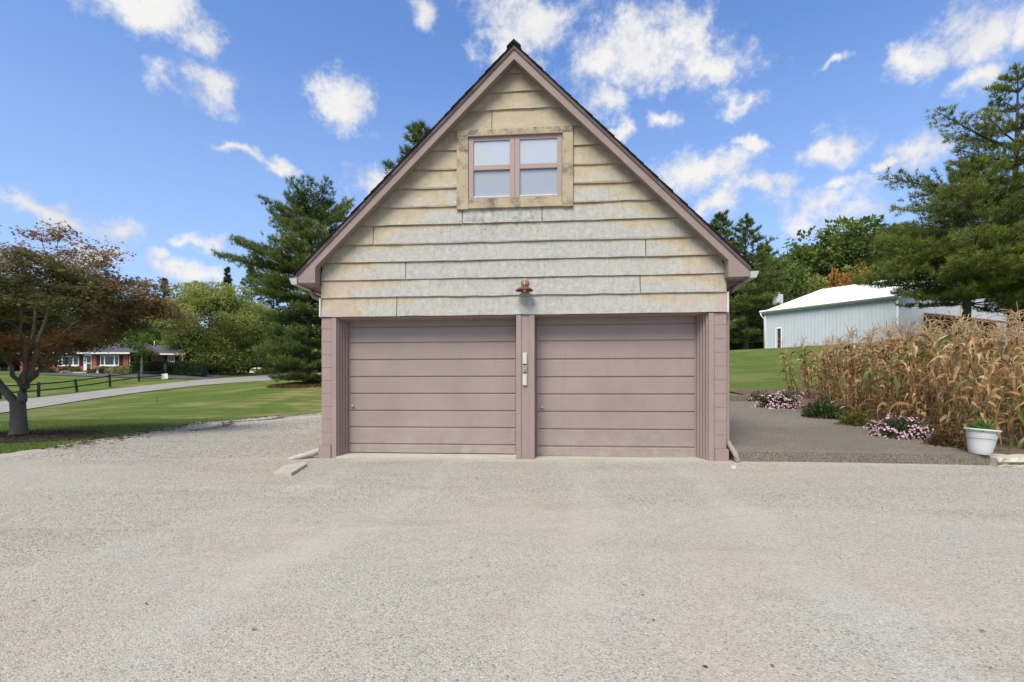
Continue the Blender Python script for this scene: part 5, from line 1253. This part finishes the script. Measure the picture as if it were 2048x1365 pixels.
right = [(1585, 74, 486, A2, 1.1, 'dark rounded tree above the left half of the barn roof'), (1625, 78, 495, A1, .8, 'small rounded treetop left of the tall maple behind the barn'), (1560, 66, 520, A3, 1.0, 'green tree standing behind the barn chimney'), (1608, 70, 545, A4, 1.0, 'yellow-green tree low behind the barn ridge'), (1700, 76, 446, A1, 1.2, 'tall maple rising over the middle of the barn roof'), (1655, 72, 500, A3, .9, 'mid green tree before the tall maple behind the barn'), (1750, 80, 455, A2, 1.0, 'green tree right of the tall maple behind the barn'),
         (1745, 70, 520, A4, .9, 'yellow-green tree behind the barn near the pine limbs'), (1860, 84, 470, A1, 1.1, 'green tree seen behind the low limbs of the right pines'), (1935, 80, 480, A3, 1.2, 'green tree behind the barn gable'), (2030, 80, 470, A2, 1.2, 'green tree behind the tallest pine at the right edge'), (1520, 80, 510, A1, .9, 'dark green tree behind the pines left of the barn'), (1462, 84, 520, A3, 1.0, 'green tree low behind the garage right eave')]
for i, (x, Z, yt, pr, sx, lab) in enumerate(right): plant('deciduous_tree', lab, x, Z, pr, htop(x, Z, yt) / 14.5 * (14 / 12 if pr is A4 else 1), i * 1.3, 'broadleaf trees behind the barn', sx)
for (x, Z, yt, lab) in ((1683, 66.5, 538, 'small orange autumn tree behind the barn ridge'), (1712, 67, 528, 'reddish orange autumn treetop right of the small orange one'), (1825, 64, 496, 'orange autumn treetop beside the right pines')): 
    h_ = htop(x, Z, yt); e = plant('autumn_tree', lab, x, Z, OR, h_ / 5.2, x, 'autumn trees behind the barn', .42)
left = [(20, 86, 560, A1, 1.1, 'green tree far left behind the red maple'), (85, 90, 570, A2, 1.1, 'green tree behind the left end of the brick house'), (150, 84, 575, A3, 1.0, 'green tree behind the brick house roof'), (215, 92, 590, A4, 1.1, 'yellow-green tree behind the middle of the brick house'), (270, 88, 600, A1, 1.0, 'green tree behind the slim bright tree'), (320, 86, 605, A4, .9, 'yellow-green tree left behind the big round tree'), (495, 90, 600, A2, 1.0, 'dark tree right behind the big round tree'), (545, 84, 640, A3, .9, 'low dark tree beside the white pine foot'), (460, 94, 640, A1, 1.2, 'dark tree in the shade behind the far fence'), (-60, 86, 560, A3, 1.2, 'green tree at the far left edge beyond the fence'), (606, 92, 600, A2, 1.0, 'dark tree directly behind the white pine trunk'), (660, 88, 610, A3, 1.0, 'dark tree between the white pine and the garage')]
for i, (x, Z, yt, pr, sx, lab) in enumerate(left): plant('deciduous_tree', lab, x, Z, pr, htop(x, Z, yt) / 14.5 * (14 / 12 if pr is A4 else 1), i * 1.7 + .5, 'broadleaf trees behind the brick house', sx)
# understorey along both wood edges so that no bare horizon shows
UL = ['dark bush in the wood edge beside the garage right corner', 'dark bush under the pine trunks left of the barn', 'dark bush right of the first pine trunk before the barn', 'dark bush close to the barn far corner', 'dark bush behind the barn chimney', 'dark bush behind the clipped hedge right end', 'dark bush under the left half of the round tree', 'dark bush behind the left part of the far fence', 'dark bush behind the upturned boat', 'dark bush right of the upturned boat', 'dark bush left of the white pine trunk', 'dark bush right behind the white pine trunk', 'dark bush at the far left edge behind the maple trunk', 'dark bush left of the brick house behind the maple', 'dark bush beyond the fence left of the maple trunk', 'dark bush close to the garage left wall behind the white pine']
UND = broadleaf(66, 4, 2.6, .0, 3500, .36, M_LG1, 30, trunk_r=.08)
for i, (x, Z) in enumerate([(1455, 66), (1475, 72), (1500, 68), (1522, 74), (1545, 72), (395, 82), (440, 84), (480, 84), (520, 86), (555, 82), (585, 86), (620, 80), (5, 88), (45, 92), (-35, 86), (640, 84)]):
    plant('bush', UL[i], x, Z, UND, 1.0 + .3 * math.sin(i * 2.1), i * .9, 'wood-edge bushes ' + ('left of the barn' if x > 1000 else 'behind the far fence'), 1.2)
# ------------------------------------------------------------------ red-leaved maple at the left
M_MAPLE = leaf_mat('maple_leaf', [(0, (.06, .07, .027)), (.3, (.14, .15, .05)), (.55, (.22, .155, .062)), (.75, (.28, .12, .06)), (.9, (.44, .22, .07)), (1, (.48, .33, .10))], .48)
M_MBARK = simple('maple_bark', (.14, .125, .105), .3, 3.5, .85, .5, fine=22, stretch=(1, 1, .35), bdist=.012)
rg = np.random.default_rng(8); rm = random.Random(8)
mb = Vector((-12.15, 12.3, H(-12.15, 12.3) + .03))
maple = empty('maple_tree', 'spreading dark red and green maple with grey forked trunk at the left', 'tree', mb)
BV = []; BF = []
def mtube(pts, rad, sd=6):
    k = len(BV); v, f = tube_np(pts, rad, sd); BV.extend(v); BF.extend([tuple(i + k for i in g) for g in f])
def curve(a, c, bow, n=6):
    a, c = Vector(a), Vector(c); out = []
    for i in range(n + 1):
        t = i / n; p = a.lerp(c, t) + Vector((0, 0, bow * math.sin(math.pi * t))); 
        if 0 < i < n: p += Vector((rm.gauss(0, .03), rm.gauss(0, .03), rm.gauss(0, .03)))
        out.append(p)
    return out
mtube([(0, 0, -.15), (.02, 0, .10), (.01, 0, .45), (-.01, 0, .85)], [.235, .18, .155, .15], 14)
nodes = []
def main(p0, p1, p2, r):
    a = curve(p0, p1, -.05, 5); c = curve(p1, p2, .12, 6)[1:]; pts = a + c; n = len(pts)
    rad = [r * (1 - .78 * i / (n - 1)) for i in range(n)]; mtube(pts, rad, 9)
    for i in range(3, n): nodes.append((pts[i], rad[i]))
main((-.05, 0, .62), (-.75, .05, 1.75), (-1.5, -.2, 3.3), .108)
main((.03, 0, .65), (.38, -.05, 1.65), (.75, .1, 3.6), .105)
main((-.02, .05, .8), (-.15, .35, 1.9), (-.4, 1.1, 3.9), .085)
main((.10, 0, 1.1), (.62, .3, 2.3), (2.0, .6, 3.5), .055)
main((.2, -.05, 1.3), (.6, -.5, 2.3), (1.4, -1.4, 3.4), .05)
main((-.35, 0, 1.2), (-.9, -.6, 2.0), (-1.6, -1.5, 3.0), .06)
main((-.6, .05, 1.5), (-1.3, .3, 2.2), (-2.5, .5, 3.1), .055)
main((.3, 0, 1.5), (.5, .9, 2.3), (1.1, 1.9, 3.3), .055)
main((.1, 0, 1.2), (.2, -.6, 2.1), (.1, -1.6, 3.4), .055)
# sprays of foliage spread in loose tiers through a wide low dome
spr = []
while len(spr) < 265:
    d = Vector((rm.gauss(0, 1), rm.gauss(0, 1), rm.gauss(0, 1))).normalized(); q = rm.uniform(.30, 1.0) ** .5
    k = 1 + .12 * math.sin(3 * math.atan2(d.y, d.x) + 1)
    p = Vector((d.x * 3.25 * q * k, d.y * 3.0 * q * k, 3.1 + d.z * (1.65 - .12 * d.x if d.z > 0 else 1.4) * q))
    if p.z < 1.65 and abs(p.x) < .9: continue
    if p.x > .2 and p.z < 1.95 + .30 * p.x: continue
    if p.z > 3.9 and rm.random() < .25: continue
    spr.append(p)
for (x, z) in ((.95, 5.05), (1.05, 4.8), (2.0, 4.55), (2.25, 4.3), (-1.4, 4.6), (-.6, 4.7), (1.2, 4.6), (2.9, 3.8)): spr.append(Vector((x, rm.uniform(-.6, .6), z)))
TPl = []
for p in spr:
    best = min(nodes, key=lambda nn: (nn[0] - p).length + max(0, nn[0].z - p.z) * 1.2); a, r0 = best
    pts = curve(a, p, .10, 5); L = (p - a).length; r1 = min(r0 * .6, .008 + .010 * L); mtube(pts, [r1 * (1 - .75 * i / 5) for i in range(6)], 5)
    rad = rm.uniform(.30, .55)
    for k in range(5):
        a2 = rm.uniform(0, 6.28); e = p + Vector((math.cos(a2) * rad, math.sin(a2) * rad, rm.gauss(.02, .08))); mtube([pts[-2], p.lerp(e, .5) + Vector((0, 0, .04)), e], [.007, .005, .003], 4)
        for t_ in (.25, .5, .75, 1.0): TPl.append(pts[-2].lerp(e, .2 + .8 * t_))
    TPl.append(p)
mk('trunk', pm('trunk', BV, BF, M_MBARK, True), maple)
tips = [(t,) for t in TPl]
per = 12; TP = np.array([t[0] for t in tips]); n = len(TP) * per
P = np.repeat(TP, per, 0) + rg.normal(0, 1, (n, 3)) * np.array([.14, .14, .055]); n = len(P)
# maple leaf: five pointed lobes, hanging a little, mostly lying flat in sprays
lob = []
for k, (a, r) in enumerate([(-150, .25), (-118, .62), (-92, .33), (-58, .92), (-32, .42), (0, 1.0), (32, .42), (58, .92), (92, .33), (118, .62), (150, .25)]): lob.append((r * math.cos(R(a)), r * math.sin(R(a))))
nrm = rg.normal(0, .45, (n, 3)); nrm[:, 2] += 1; nrm /= np.linalg.norm(nrm, axis=1)[:, None]
s = np.cross(nrm, rg.normal(0, 1, (n, 3))); s /= np.linalg.norm(s, axis=1)[:, None]; u = np.cross(nrm, s)
sz = rg.uniform(.038, .066, n)[:, None]
V = np.stack([P + (s * a + u * c) * sz - nrm * sz * .35 * (a * a + c * c) for a, c in lob], 1).reshape(-1, 3)
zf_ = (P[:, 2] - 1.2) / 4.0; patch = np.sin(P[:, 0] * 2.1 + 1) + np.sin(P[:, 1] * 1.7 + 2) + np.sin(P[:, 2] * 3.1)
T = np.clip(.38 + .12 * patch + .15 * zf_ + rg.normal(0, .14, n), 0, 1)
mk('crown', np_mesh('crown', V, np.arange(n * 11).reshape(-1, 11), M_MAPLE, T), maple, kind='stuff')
print('maple leaves', n)
